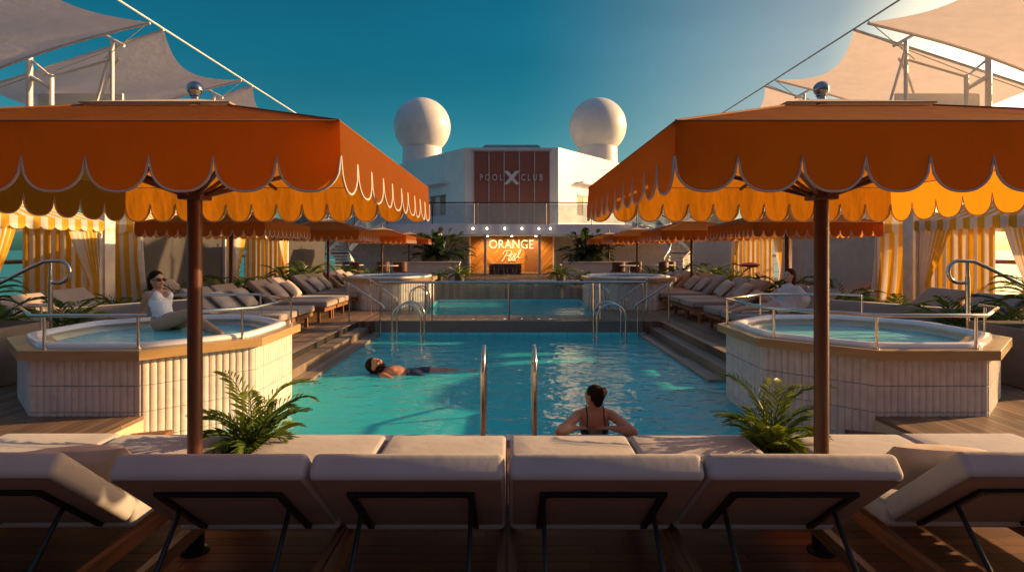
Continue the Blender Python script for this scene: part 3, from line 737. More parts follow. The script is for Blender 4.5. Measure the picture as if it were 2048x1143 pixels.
MB().tube([(6.5, 15.6, .4), (6.5, 15.6, 1.21)], .015, 6).build('stem', M['leaf'], t); MB().lathe([(.01, .2), (.15, .2), (.18, .45), (.01, .44)], 16, (6.5, 15.6, 0)).build('pot', M['potd'], t)
def broad_plant(label, loc, seed):
    r = random.Random(seed); t = thing('broad_leaved_plant', label, 'plant', loc, 'big plants flanking the bar'); m = MB(); st = MB(); L0 = Vector(loc)
    for k in range(150):
        az = r.uniform(0, 2*PI); el = r.uniform(.0, 1.45); L = r.uniform(.2, 1.35); d = Vector((math.cos(az)*math.cos(el), math.sin(az)*math.cos(el)*.7, math.sin(el)))
        b = L0+Vector((r.uniform(-.55, .55), r.uniform(-.2, .2), .25)); tip = b+d*L; st.tube([b, b.lerp(tip, .6)+Vector((0, 0, .05)), tip], .012, 5)
        ln = r.uniform(.35, .6); wd = ln*.30; dd = (d+Vector((0, 0, r.uniform(-.7, .1)))).normalized(); sd = dd.cross(Vector((r.uniform(-.4, .4), r.uniform(-.4, .4), 1))).normalized(); pts = []
        for i in range(6):
            q = i/5; c = tip+dd*ln*q+Vector((0, 0, -.18*ln*q*q*2)); ww = wd*math.sin(PI*(.08+.92*q))**.8 if q < 1 else .004
            pts += [c-sd*ww+Vector((0, 0, .04)), c, c+sd*ww+Vector((0, 0, .04))]
        m.add(pts, [(3*i+j, 3*i+j+1, 3*i+j+4, 3*i+j+3) for i in range(5) for j in (0, 1)], None, r.uniform(.02, 1))
    m.build('leaves', M['leaf2'], t, flat=True); st.build('stems', M['leaf2'], t)
    MB().box(L0.x-.7, L0.x+.7, L0.y-.25, L0.y+.25, L0.z, L0.z+.28).build('trough', M['potd'], t)
# ------------------------------------------------------------------ cabanas
def cabana(label, s, y0, y1, front, zt=2.215):
    xf = s*7.6; xb = s*9.7; D = .21; zb = zt-.20; g = .2
    t = thing('cabana', label, 'cabana', (s*8.65, (y0+y1)/2, g), 'striped cabanas along both sides')
    X = lambda u: xf+(xb-xf)*u
    for x in (xf+s*.05, xb-s*.05):
        for y in (y0+.05, y1-.05): MB().box(x-.035, x+.035, y-.035, y+.035, g, zt-.005).build('post', M['cream'], t)
    xm = s*8.65; ym0, ym1 = y0+1.0, y1-1.0; zr = zt+.55; m = MB(); Ly = y1-y0
    sag = lambda u, v: -.05*math.sin(PI*v)*math.sin(PI*u)
    m.grid(lambda u, v: Vector((xf+(xm-xf)*v, (y0+Ly*u)*(1-v)+(ym0+(ym1-ym0)*u)*v, zt+.55*v+sag(u, v))), 16, 6, Ly/.29)
    m.grid(lambda u, v: Vector((xb+(xm-xb)*v, (y0+Ly*u)*(1-v)+(ym0+(ym1-ym0)*u)*v, zt+.55*v+sag(u, v))), 16, 6, Ly/.29)
    for ya, yb in ((y0, ym0), (y1, ym1)): m.grid(lambda u, v: Vector((X(u)*(1-v)+xm*v, ya+(yb-ya)*v, zt+.55*v+sag(u, v))), 12, 6, 7)
    m.build('roof', M['stripe'], t, 70)
    n = round(Ly/.29); vz = zt+.002
    v, e = scal(n, Ly, lambda u, z: Vector((xf-s*(.012+.01*math.sin(u*n*6.28)), y0+Ly*u, z)), vz, zb+.045, zb, 8, 2); v.build('front_valance', M['stripe'], t, 60)
    for ya, sg in ((y0, -1), (y1, 1)):
        v, e = scal(7, 2.1, lambda u, z: Vector((X(u), ya+sg*.012, z)), vz, zb+.045, zb, 8, 2); v.build('side_valance', M['stripe'], t, 60)
    def curt(pt, w0, w1, w2, dirv, nrm, folds, ur, name, ph=0.):
        """gathered curtain: starts at pt, top width w0, tie width w1 at z=1.05, bottom width w2"""
        dirv, nrm, pt = Vector(dirv), Vector(nrm), Vector(pt)
        def f(u, v):
            z = zt-.03-(zt-.03-g-.03)*v; zz = .56
            wd = (w0+(w1-w0)*(v/zz)**1.3) if v < zz else (w1+(w2-w1)*((v-zz)/(1-zz))**.8)
            a = .028*(.5+.5*v)*math.sin(u*folds*2*PI+ph+1.2*v)
            return pt+dirv*wd*u+nrm*a+Vector((0, 0, z))
        MB().grid(f, folds*8, 14, ur).build(name, M['stripe'], t, 80)
    if front == 'open':
        curt((xf+s*.03, y1-.03, 0), .85, .30, .42, (0, -1, 0), (1, 0, 0), 7, 8, 'front_curtain'); curt((xf+s*.03, y0+.03, 0), .75, .28, .42, (0, 1, 0), (1, 0, 0), 7, 8, 'front_curtain', 1.)
    else:
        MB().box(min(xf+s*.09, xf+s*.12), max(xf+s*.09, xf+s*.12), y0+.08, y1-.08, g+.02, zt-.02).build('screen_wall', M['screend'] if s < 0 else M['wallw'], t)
    # near side curtain: a flat hung striped panel that flares to the pool side
    def fs(u, v):
        z = zt-.03-(zt-.06-g)*v; x0 = xf-s*(.02+.16*v**2.2)
        return Vector((x0+(xb-s*.12-x0)*u, y0+.03+.03*math.sin(u*2*PI*9+v*1.5)*(.3+v), z))
    MB().grid(fs, 90, 12, 2.1/D).build('side_curtain', M['stripe'], t, 80)
    def fw(u, v):
        z = zt-.03-(zt-.06-g)*v; return Vector((xf+s*.1+(xb-s*(.62)-xf-s*.1)*u, y1-.05+.012*math.sin(u*60), z))
    MB().grid(fw, 60, 4, 1.5/D*.5*2).build('inner_curtain', M['stripe'], t, 80)
    return t
for s in (-1, 1):
    side = 'left' if s < 0 else 'right'
    cabana(f'nearest open striped cabana on the {side}, behind the curved handrail', s, 8.2, 10.85, 'open')
    cabana(f'striped cabana on the {side} closed by a plain screen, behind the second parasol', s, 11.95, 15.6, 'screen')
    cabana(f'farther open striped cabana on the {side}, behind the middle of the lounger row', s, 16.0, 20.0, 'open')
    MB_ = MB(); MB_.rbox(.26, .3, 2.75, .01, Matrix.Translation((s*8.02, 11.45, 1.575))); tag(MB_.build('pillar', M['cream']), f'cream pillar between the first and second {side} cabanas', 'pillar')
    t = thing('partition_wall', f'plain wall beyond the last {side} cabana', 'wall', (s*7.9, 22.4, .2))
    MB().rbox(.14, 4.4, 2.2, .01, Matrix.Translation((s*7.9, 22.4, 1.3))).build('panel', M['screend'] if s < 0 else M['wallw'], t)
    # ship's side rail
    t = thing('side_rail', f'ship side railing seen behind the {side} cabanas', 'railing', (s*10.5, 14, .2))
    for z in (1.42,): MB().tube([(s*10.5, 5, z), (s*10.5, 46, z)], .045, 8).build('top_rail', M['teakrail'], t)
    for z in (.5, .8, 1.1): MB().tube([(s*10.5, 5, z), (s*10.5, 46, z)], .012, 6).build('wire', M['grey'], t)
    for k in range(14): MB().tube([(s*10.5, 5+3*k, .2), (s*10.5, 5+3*k, 1.40)], .03, 6).build('post', M['cream'], t)
    # curved banquette behind the tub
    t = thing('banquette', ('cream curved banquette behind the left hot tub' if s < 0 else 'grey curved banquette behind the right hot tub'), 'sofa', (s*5.6, 8.6, .2))
    def fb(u, v, off=0):
        x = s*(4.7+1.9*u); y = 8.75-.35*u*u; return x, y
    m = MB(); k = 14
    for i in range(k):
        pass
    prof = [(-.02, .0), (-.02, .66), (.0, .72), (.05, .75), (.12, .74), (.15, .68), (.16, .0)]
    vs = []
    for i in range(k+1):
        x, y = fb(i/k, 0); hh = 1-.16*(i/k)
        for a, b in prof: vs.append(Vector((x, y-a, .2+b*hh)))
    w_ = len(prof); m.add(vs, [(i*w_+j, i*w_+j+1, (i+1)*w_+j+1, (i+1)*w_+j) for i in range(k) for j in range(w_-1)]+[tuple(range(w_)), tuple(k*w_+j for j in range(w_))[::-1]]); m.build('back', M['cushion2'], t, 50)
    m = MB(); vs = []; prof = [(-.0, .0), (-.0, .38), (-.04, .42), (-.5, .42), (-.55, .38), (-.55, 0)]
    for i in range(k+1):
        x, y = fb(i/k, 0)
        for a, b in prof: vs.append(Vector((x, y+.025-a, .205+b)))
    w_ = len(prof); m.add(vs, [(i*w_+j, i*w_+j+1, (i+1)*w_+j+1, (i+1)*w_+j) for i in range(k) for j in range(w_-1)]+[tuple(range(w_)), tuple(k*w_+j for j in range(w_))[::-1]]); m.build('seat', M['cushion2'], t, 50)
# ------------------------------------------------------------------ shade sails, masts, cables
for s in (-1, 1):
    side = 'left' if s < 0 else 'right'
    zc = 6.78
    spans = [(8.6, 12.9, 'nearest'), (13.4, 17.3, 'middle'), (18.05, 22.0, 'farthest')]
    for y0, y1, nm in spans:
        t = thing('shade_sail', f'{nm} pale shade sail above the {side} cabanas', 'shade sail', (s*10, (y0+y1)/2, 5.5), 'pale shade sails')
        def fsail(u, v):
            # u across (inner->outer), v along y
            edge = .5*math.sin(PI*v)*(1-u)       # inner edge curves outwards
            x = s*(8.0+edge+4.2*u); z = zc-.04*v-1.35*u-.36*math.sin(PI*v)*(1-.7*u)+.06*math.sin(PI*u)
            inn = .10*math.sin(PI*u); y = y0+(y1-y0)*v+inn*(1-2*v)
            return Vector((x, y, z))
        MB().grid(fsail, 22, 20).build('fabric', M['sail'], t, 80)
        for v in (0, 1): MB().tube([fsail(i/14, v)+Vector((0, 0, -.02)) for i in range(15)], .035 if s > 0 else .028, 6).build('edge_tube', M['white'], t, 60)
        MB().tube([fsail(.30+.5*i/14, .12+.62*i/14)+Vector((0, 0, -.04+.02*math.sin(PI*i/14))) for i in range(15)], .03, 6).build('batten', M['white'], t, 60)
    t = thing('sail_cable', f'long stay cable along the {side} shade sails', 'cable', (s*8, 14, zc))
    MB().tube([(s*8.0, 4, zc+.02), (s*8.0, 34, zc-.02)], .022, 6).build('cable', M['white'] if s < 0 else M['grey'], t)
    for yg in (13.15, 17.68):
        nm = 'near' if yg < 15 else 'far'
        t = thing('sail_mast', f'{nm} white mast frame between the {side} shade sails', 'mast', (s*9.9, yg, .2), 'white sail masts')
        xi = s*9.02; xo = s*10.9; xm = s*10.4
        MB().tube([(xi, yg, .2), (xi, yg, 6.42)], .042, 10).tube([(xi-s*.28, yg, 6.30), (xi+s*.26, yg, 6.60)], .035, 8).build('inner_mast', M['white'], t)
        MB().tube([(xi, yg-.02, 6.3), (xi-s*.02-s*.42*(1 if s < 0 else -1)*-1, yg-.02, 4.8), (xi, yg-.02, 4.95)], .03, 8).build('brace', M['white'], t)
        MB().tube([(xo, yg, .2), (xo, yg, 6.05)], .065, 10).build('outer_mast', M['white'], t)
        MB().tube([(xo, yg, 5.62), (xm, yg, 5.32)], .05, 8).tube([(xm, yg, 5.65), (xm, yg, 4.75)], .05, 8).build('bracket', M['white'], t)
        MB().tube([(xo, yg, 6.02), (xm, yg, 5.6), (xi, yg, 6.0)], .03, 6).build('beam', M['white'], t)
        for a, b in (((s*8.0, yg-.25, zc), (xi+s*.2, yg, 6.0)), ((s*8.0, yg+.25, zc), (xo, yg, 5.5)), ((xo, yg, 5.6), (s*13.2, yg+.2, 4.9))): MB().tube([a, b], .010, 5).build('stay_wire', M['grey'], t)
    t = thing('wind_screen', f'pale wind screen panel behind the {side} sail masts', 'panel', (s*10.6, 14.4, 4.2))
    MB().rbox(2.1, .06, 1.35, .01, Matrix.Translation((s*10.65, 14.4, 4.88))).build('panel', M['white'], t)
    for x in (9.7, 11.6): MB().tube([(s*x, 14.47, .2), (s*x, 14.47, 5.5)], .045, 8).build('post', M['white'], t)
# ------------------------------------------------------------------ superstructure
BX = .17
b = thing('superstructure', 'white ship superstructure with chamfered wings around a brown panel', 'building', (BX, 38, .2))
ztop = 7.98
m = MB(); cx0, cx1 = BX-2.9, BX+2.9
m.poly([(cx0, 36.02), (cx1, 36.02), (cx1, 43.4), (cx0, 43.4)], 3.12, ztop); m.build('centre_block', M['white'], b)
for s in (-1, 1):
    m = MB(); m.poly([(BX+s*2.902, 36.05), (BX+s*8.5, 43.4), (BX+s*8.5, 52), (BX+s*2.902, 52)], 3.12, ztop+.02); m.build('wing', M['white'], b)
    m = MB(); m.poly([(BX+s*8.51, 43.5), (BX+s*16, 46), (BX+s*16, 52), (BX+s*8.51, 52)], .2, ztop-1.2); m.build('side_block', M['white'], b)
    d = Vector((5.6*s, 7.35, 0)).normalized(); n = Vector((d.y*s, -d.x*s, 0))
    def onwing(t0, t1, z0, z1, pr, name, mt, dp=.25):
        a = Vector((BX+s*2.9, 36.05, 0))+d*t0; c = Vector((BX+s*2.9, 36.05, 0))+d*t1; m = MB()
        q = [a-n*dp, c-n*dp, c+n*pr, a+n*pr]; m.poly([(p.x, p.y) for p in q], z0, z1); return m.build(name, M[mt], b)
    onwing(2.2, 5.6, 5.95, 6.07, .55, 'eyebrow', 'white', .1)
    w1 = onwing(2.35, 4.3, 3.9, 5.15, .012, 'window', 'barwood', .1)
    onwing(2.30, 4.35, 5.15, 5.24, .05, 'window_head', 'barwood', .1); onwing(3.0, 3.6, 3.9, 5.14, .03, 'window_panel', 'wallw', .1)
m = MB(); m.add([(BX-2.35, 38, ztop), (BX+2.35, 38, ztop), (BX+2.35, 41, ztop), (BX-2.35, 41, ztop), (BX-1.75, 38.5, ztop+.62), (BX+1.75, 38.5, ztop+.62), (BX+1.75, 40.5, ztop+.62), (BX-1.75, 40.5, ztop+.62)],
 [(0,1,5,4),(1,2,6,5),(2,3,7,6),(3,0,4,7),(4,5,6,7)]); m.build('roof_box', M['roofglass'], b)
for k in range(5):
    x0 = BX-2.36+.944*k; MB().box(x0+.03, x0+.914, 35.96, 36.0, 4.62, 7.72).build('louvre_panel', M['panel'], b)
    MB().box(x0+.03, x0+.914, 35.965, 36.0, 3.13, 4.58).build('glass_door', M['doorbrown'], b)
for k in range(6):
    x0 = BX-2.36+.944*k; MB().box(x0-.028, x0+.028, 35.90, 36.01, 3.13, 7.76).build('mullion', M['grey'], b)
MB().box(BX-2.5, BX+2.5, 35.89, 36.012, 7.762, 7.84).build('panel_head', M['grey'], b)
# letters
def word(txt, size, ext, mt, name, parent, loc, sx=1., space=1.):
    cu = bpy.data.curves.new(name, 'FONT'); cu.body = txt; cu.size = size; cu.extrude = ext; cu.align_x = 'CENTER'; cu.align_y = 'CENTER'; cu.space_character = space; cu.resolution_u = 4
    o = bpy.data.objects.new(name+'_c', cu); COL.objects.link(o); bpy.context.view_layer.update()
    me = bpy.data.meshes.new_from_object(o.evaluated_get(bpy.context.evaluated_depsgraph_get())); bpy.data.objects.remove(o)
    for v in me.vertices: x, y, z = v.co; v.co = (x*sx, -z, y)
    me.materials.clear(); me.materials.append(M[mt]); q = bpy.data.objects.new(name, me); COL.objects.link(q); q.parent = parent
    q.location = Vector(loc)-parent.matrix_basis.translation; return q
sg = thing('pool_club_sign', 'silver lettered sign POOL X CLUB on the brown panel', 'sign', (BX, 35.9, 6.1))
word('POOL', .56, .03, 'letter', 'lettering', sg, (BX-1.28, 35.90, 6.1), .72, 1.62); word('CLUB', .56, .03, 'letter', 'lettering', sg, (BX+1.25, 35.90, 6.1), .72, 1.62)
m = MB()
for sgn in (-1, 1):
    hx, hz, tk = .50, .42, .22
    m.poly([(0, 0)]*0+[], 0, 0) if False else None
    a = [(-hx*sgn, -hz), (-hx*sgn+tk*1.25*sgn, -hz), (hx*sgn, hz), (hx*sgn-tk*1.25*sgn, hz)]; yy = 35.86+.004*sgn
    vs = [Vector((BX+x, yy, 6.1+z)) for x, z in a]+[Vector((BX+x, 35.90, 6.1+z)) for x, z in a]
    m.add(vs, [(0,1,2,3), (7,6,5,4), (0,4,5,1), (1,5,6,2), (2,6,7,3), (3,7,4,0)])
m.build('letter_x', M['letter'], sg)
for s in (-1, 1):
    x = BX+s*7.05-.1; t = thing('radome', f'white spherical radome on the {"left" if s < 0 else "right"} of the roof', 'radome', (x, 46.5, 8.2), 'white radomes')
    MB().lathe([(.01, 8.1), (1.58, 8.1), (1.56, 9.75), (1.5, 9.8), (.01, 9.8)], 48, (x, 46.5, 0)).build('pedestal', M['white'], t)
    MB().lathe([(2.27*math.sin(R(a)), 11.50-2.27*math.cos(R(a))) for a in range(26, 180, 3)]+[(.01, 13.77)], 64, (x, 46.5, 0)).build('dome', M['white'], t, 60)
# balcony
t = thing('balcony', 'white balcony deck with glass front above the bar', 'balcony', (BX, 34, 2.4))
yo = lambda x: 33.5+max(0, abs(x)-5.6)*.42
xs = [-14, -11, -8.5, -7, -5.6, -3, 0, 3, 5.6, 7, 8.5, 11, 14]
m = MB(); m.poly([(BX+x, yo(x)) for x in xs]+[(BX+14, 43.3), (BX+8.45, 43.3), (BX+2.95, 36.0), (BX-2.95, 36.0), (BX-8.45, 43.3), (BX-14, 43.3)], 2.50, 3.115); m.build('slab', M['slabp'], t)
m = MB(); m.tube([(BX+x, yo(x)+.06, 4.37) for x in xs], .035, 8); m.build('top_rail', M['dark'], t, 60)
px = [-14, -11.8, -9.6, -7.4, -4.62, -2.2, -1.98, 1.98, 2.2, 4.6, 7.4, 9.6, 11.8, 14]
for x in px: MB().tube([(BX+x, yo(x)+.06, 3.1), (BX+x, yo(x)+.06, 4.34)], .03, 6).build('post', M['grey'] if abs(x) < 4 else M['dark'], t)
for a, c in zip(px[:-1], px[1:]):
    if c-a < .5: continue
    m = MB(); p = [Vector((BX+a+.05, yo(a)+.06, 3.17)), Vector((BX+c-.05, yo(c)+.06, 3.17))]; th = Vector((0, .012, 0)); up = Vector((0, 0, 1.1))
    m.add([p[0], p[1], p[1]+up, p[0]+up, p[0]+th, p[1]+th, p[1]+up+th, p[0]+up+th], [(0,1,2,3), (7,6,5,4), (0,4,5,1), (1,5,6,2), (2,6,7,3), (3,7,4,0)]); m.build('glass_pane', M['bglass'], t)
for x in (-1.56, 1.62):
    MB_ = MB(); MB_.tube([(BX+x, 33.75, .2), (BX+x, 33.75, 2.5)], .075, 10); tag(MB_.build('column', M['grey']), f'slim grey column at the {"left" if x < 0 else "right"} of the bar sign', 'column')
lampx = [-2.25, -1.45, -.42, .57, 1.55, 2.22]
lo = ('leftmost', 'second from left', 'third from left', 'third from right', 'second from right', 'rightmost')
for x, q in zip(lampx, lo):
    l = thing('spotlight', f'lit spotlight on the balcony edge, {q} of the row of six', 'lamp', (BX+x, 33.46, 2.86), 'row of balcony spotlights')
    MB().tube([(BX+x, 33.50, 2.86), (BX+x, 33.44, 2.86)], .075, 12).build('housing', M['grey'], l); MB().ell((BX+x, 33.42, 2.86), (.055, .03, .055)).build('bulb', M['lamp'], l)
# bar recess
t = thing('bar_wall', 'orange lit herringbone timber wall behind the bar', 'wall', (BX, 37, .2)); m = MB(); y0 = 37.0
x0, x1, z0, z1 = BX-2.62, BX+2.62, .9, 2.5; cw = .70; pw = .15
ncol = 7
for k in range(ncol):
    xa = x0+(x1-x0)*k/ncol; xb = x0+(x1-x0)*(k+1)/ncol; sl_ = 1 if k % 2 == 0 else -1; dz = (xb-xa)*1.15
    z = .2-dz
    while z < z1:
        qa, qb = (z, z+dz) if sl_ > 0 else (z+dz, z)
        pts = [(xa, qa), (xb, qb), (xb, qb+pw), (xa, qa+pw)]
        cl = []
        for (x, zz) in pts: cl.append((x, min(max(zz, .2), z1-.01)))
        dep = rnd.uniform(.01, .03); g = .006
        vs = [Vector((x, y0-dep, zz+(g if i < 2 else -g)*1)) for i, (x, zz) in enumerate(cl)]+[Vector((x, y0, zz)) for x, zz in cl]
        if max(c[1] for c in cl)-min(c[1] for c in cl) > .02: m.add(vs, [(0,1,2,3), (0,4,5,1), (1,5,6,2), (2,6,7,3), (3,7,4,0)], None, rnd.uniform(.02, 1))
        z += pw
m.build('planks', M['herring'], t); MB().box(x0, x1, y0+.001, y0+.1, .2, 2.495).build('backing', M['barwood'], t)
dr = MB().box(BX+.85, BX+1.75, 36.90, 36.97, .2, 2.1); d = dr.build('door', M['barwood'], t); MB().box(BX+.95, BX+.98, 36.86, 36.90, 1.0, 1.3).build('handle', M['steel'], d)
for s in (-1, 1):
    m = MB(); m.box(*sorted((BX+s*2.622, BX+s*14)), 37.3, 37.5, .2, 2.496); m.box(*sorted((BX+s*2.622, BX+s*2.72)), 36.0, 37.296, .2, 2.496)
    tag(m.build('recess_wall', M['cream']), f'plain warm wall under the balcony on the {"left" if s < 0 else "right"} of the bar', 'wall')
    t = thing('low_wall', f'low white wall with a pale cap on the {"left" if s < 0 else "right"} of the bar', 'wall', (BX+s*4.3, 29, .2))
    MB().box(BX+s*4.3-1.65, BX+s*4.3+1.65, 28.9, 29.3, .2, .98).build('wall', M['wallw'], t); MB().rbox(3.4, .55, .07, .01, Matrix.Translation((BX+s*4.3, 29.1, 1.016))).build('cap', M['stone'], t)
    broad_plant(f'big dark broad-leaved plant on the {"left" if s < 0 else "right"} of the bar wall', (BX+s*4.0-(.1 if s < 0 else -.1), 30.2, 1.0) if False else (BX+s*3.95, 30.0, .95), 5+s)
bs = thing('bar_sign', 'lit sign reading ORANGE Peel BAR on the herringbone wall', 'sign', (BX-.05, 36.9, 1.9))
word('ORANGE', .80, .03, 'gold', 'lettering', bs, (BX-.02, 36.93, 1.95), .86, 1.02)
word('BAR', .27, .03, 'gold', 'lettering', bs, (BX+.02, 36.93, 1.0), 1.0, 1.05)
def script(strokes, r, name):
    m = MB()
    for st in strokes:
        pts = [Vector((BX+x, 36.90, z-.15)) for x, z in st]; cu = []
        for i in range(len(pts)-1):
            p0 = pts[max(i-1, 0)]; p1 = pts[i]; p2 = pts[i+1]; p3 = pts[min(i+2, len(pts)-1)]
            for k in range(6):
                q = k/6; cu.append(.5*((2*p1)+(p2-p0)*q+(2*p0-5*p1+4*p2-p3)*q*q+(3*p1-p0-3*p2+p3)*q**3))
        cu.append(pts[-1]); m.tube(cu, r, 6)
    return m.build(name, M['gold'], bs, 60)
ee = lambda x, z, k: [(x+.02, z+.10), (x+.13*k, z+.14), (x+.20*k, z+.21), (x+.14*k, z+.28), (x+.05*k, z+.20), (x+.04*k, z+.06), (x+.13*k, z-.01), (x+.27*k, z+.07)]
script([[(-.62, 1.05), (-.52, 1.2), (-.38, 1.45), (-.27, 1.66)], [(-.55, 1.5), (-.5, 1.64), (-.3, 1.73), (-.08, 1.70), (.0, 1.6), (-.08, 1.47), (-.25, 1.41), (-.40, 1.43)],
        [(-.2, 1.34)]+ee(-.15, 1.28, 1)+ee(.10, 1.28, 1)[1:]+[(.42, 1.42), (.56, 1.66), (.60, 1.78), (.54, 1.80), (.45, 1.62), (.40, 1.38), (.44, 1.27), (.54, 1.30)]], .016, 'script_lettering')
t = thing('bar_counter', 'brown timber bar counter below the lit sign', 'bar counter', (BX-.5, 35.2, .2))
MB().box(BX-1.35, BX+.55, 35.0, 35.5, .2, .74).build('front', M['barwood'], t); MB().rbox(2.1, .7, .06, .01, Matrix.Translation((BX-.4, 35.22, .773))).build('counter_top', M['stone'], t)
st = thing('bar_stool', 'x', 'bar stool', (0, 0, .2), 'bar stools at the counter')
MB().rbox(.36, .36, .07, .02, Matrix.Translation((0, 0, .62))).build('seat', M['wood'], st)
for a in range(4):
    c = Vector((math.cos(PI/4+PI/2*a), math.sin(PI/4+PI/2*a), 0)); MB().tube([c*.18+Vector((0, 0, .6)), c*.27+Vector((0, 0, .2))], .014, 6).build('leg', M['steel'], st)
MB().lathe([(.235, .38), (.255, .39), (.235, .40)], 16).build('foot_ring', M['steel'], st)
for i, x in enumerate((-1.2, -.65, -.1, .42)):
    lb = ('leftmost bar stool at the timber counter', 'bar stool second from left at the timber counter', 'bar stool third from left at the timber counter', 'rightmost bar stool at the timber counter')[i]
    if i == 0: st.location = (BX+x, 34.5, .2); st['label'] = lb
    else: dup(st, (BX+x, 34.5, .2), 0, lb)
for x in (-1.5, 0, 1.5):
    l = bpy.data.lights.new('bar_light', 'SPOT'); l.energy = 150; l.color = (1, .62, .28); l.spot_size = R(120); l.spot_blend = .8; l.shadow_soft_size = .08
    o = bpy.data.objects.new('bar_light', l); COL.objects.link(o); o.location = (BX+x, 35.9, 2.42); o.rotation_euler = (R(28), 0, 0)
    MB_ = MB(); MB_.tube([(BX+x, 35.9, 2.497), (BX+x, 35.9, 2.455)], .06, 12); tag(MB_.build('downlight', M['lamp']), ('left downlight in the bar ceiling', 'middle downlight in the bar ceiling', 'right downlight in the bar ceiling')[int((x+1.5)/1.5)], 'lamp', 'bar ceiling downlights')
# chairs and tables
ch = thing('dining_chair', 'x', 'chair', (0, 0, .2), 'dark dining chairs under the balcony')
MB().rbox(.52, .5, .09, .03, Matrix.Translation((0, 0, .66))).build('seat', M['barwood'], ch)
def cb(u, v):
    a = PI*(.02+.96*u); return Vector((.30*math.cos(a), .06+.28*math.sin(a), .66+.42*v))
m = MB(); m.grid(cb, 16, 3); m.grid(lambda u, v: cb(u, v)*1+Vector((.03*math.cos(PI*u), .03*math.sin(PI*u), .01)), 16, 3); m.build('backrest', M['wood'], ch, 70)
for a in range(4): c = Vector((.21*(-1)**a, .19*(1 if a < 2 else -1), 0)); MB().tube([c+Vector((0, 0, .63)), c*1.12+Vector((0, 0, .2))], .018, 6).build('leg', M['wood'], ch)
tb = thing('dining_table', 'x', 'table', (0, 0, .2), 'small tables under the balcony')
MB().lathe([(.01, .92), (.42, .92), (.43, .935), (.42, .95), (.01, .95)], 24).build('table_top', M['cream'], tb); MB().lathe([(.01, .2), (.24, .2), (.22, .225), (.03, .24), (.03, .915), (.01, .915)], 16).build('pedestal', M['steel'], tb)
fc = ft = True
for s in (-1, 1):
    sd = 'left' if s < 0 else 'right'
    for i, (x, y, r) in enumerate(((5.0, 26.6, .3), (5.9, 27.0, -.5), (6.9, 26.4, .9), (7.6, 27.6, -.2))):
        lb = f'dark dining chair on the {sd}, {("nearest the bar", "second from the bar", "third from the bar", "nearest the stairs")[i]}'
        if fc: fc = False; ch.location = (s*x, y, .2); ch.rotation_euler = (0, 0, PI+r); ch['label'] = lb
        else: dup(ch, (s*x, y, .2), PI+s*r, lb)
    for i, (x, y) in enumerate(((5.4, 26.0), (7.2, 26.9))):
        lb = f'small round table among the {sd} dining chairs, {("nearer the bar", "nearer the stairs")[i]}'
        if ft: ft = False; tb.location = (s*x, y, .2); tb['label'] = lb
        else: dup(tb, (s*x, y, .2), 0, lb)
    # curved staircase
    t = thing('curved_staircase', f'white curved staircase down from the balcony on the {sd}', 'staircase', (s*8.6, 31.5, .2), 'curved staircases')
    B = [Vector((s*8.3, 29.2, .2)), Vector((s*9.9, 30.6, 1.3)), Vector((s*9.3, 33.2, 2.4)), Vector((s*7.4, 34.1, 3.1))]
    bz = lambda q: B[0]*(1-q)**3+3*B[1]*q*(1-q)**2+3*B[2]*q*q*(1-q)+B[3]*q**3
    nn = 17; L_, R_ = [], []
    for i in range(nn+1):
        q = i/nn; p = bz(q); tg = (bz(min(1, q+.01))-bz(max(0, q-.01))); tg.z = 0; tg.normalize(); sd_ = Vector((-tg.y, tg.x, 0))*.55
        L_.append(p+sd_); R_.append(p-sd_)
    for i in range(nn):
        z = .2+(2.9)*(i+1)/nn; a, b_, c, d_ = L_[i], R_[i], R_[i+1], L_[i+1]
        MB().poly([(q.x, q.y) for q in (a, b_, c, d_)], z-.05, z).build('tread', M['stone'], t)
    for S in (L_, R_):
        m = MB(); vs = []
        for p in S: vs += [p+Vector((0, 0, -.22)), p+Vector((0, 0, .18))]
        m.add(vs, [(2*i, 2*i+2, 2*i+3, 2*i+1) for i in range(nn)]); m.build('stringer', M['white'], t)
        MB().tube([p+Vector((0, 0, 1.05)) for p in S], .03, 8).build('handrail', M['steel'] if S is L_ else M['dark'], t, 60)
        m = MB(); vs = []
        for p in S: vs += [p+Vector((0, 0, .2)), p+Vector((0, 0, 1.0))]
        m.add(vs, [(2*i, 2*i+2, 2*i+3, 2*i+1) for i in range(nn)]); m.build('glass_side', M['glass'], t)
# ------------------------------------------------------------------ people
def fuse(mb, voxel, smooth, name, mt, parent, keep=None):
    """join overlapping closed solids into one continuous skin"""
    me = bpy.data.meshes.new(name); me.from_pydata(mb.v, [], mb.f); o = bpy.data.objects.new(name+'_t', me); COL.objects.link(o)
    r = o.modifiers.new('r', 'REMESH'); r.mode = 'VOXEL'; r.voxel_size = voxel
    q = o.modifiers.new('s', 'SMOOTH'); q.factor = .5; q.iterations = smooth
    bpy.context.view_layer.update(); ev = o.evaluated_get(bpy.context.evaluated_depsgraph_get())
    me2 = bpy.data.meshes.new_from_object(ev); bpy.data.objects.remove(o); me2.name = name
    off = parent.matrix_basis.translation.copy(); p = parent.parent
    while p is not None: off += p.matrix_basis.translation; p = p.parent
    for v in me2.vertices: v.co -= off
    me2.polygons.foreach_set('use_smooth', [True]*len(me2.polygons)); me2.materials.clear(); me2.materials.append(M[mt])
    x = bpy.data.objects.new(name, me2); COL.objects.link(x); x.parent = parent; return x
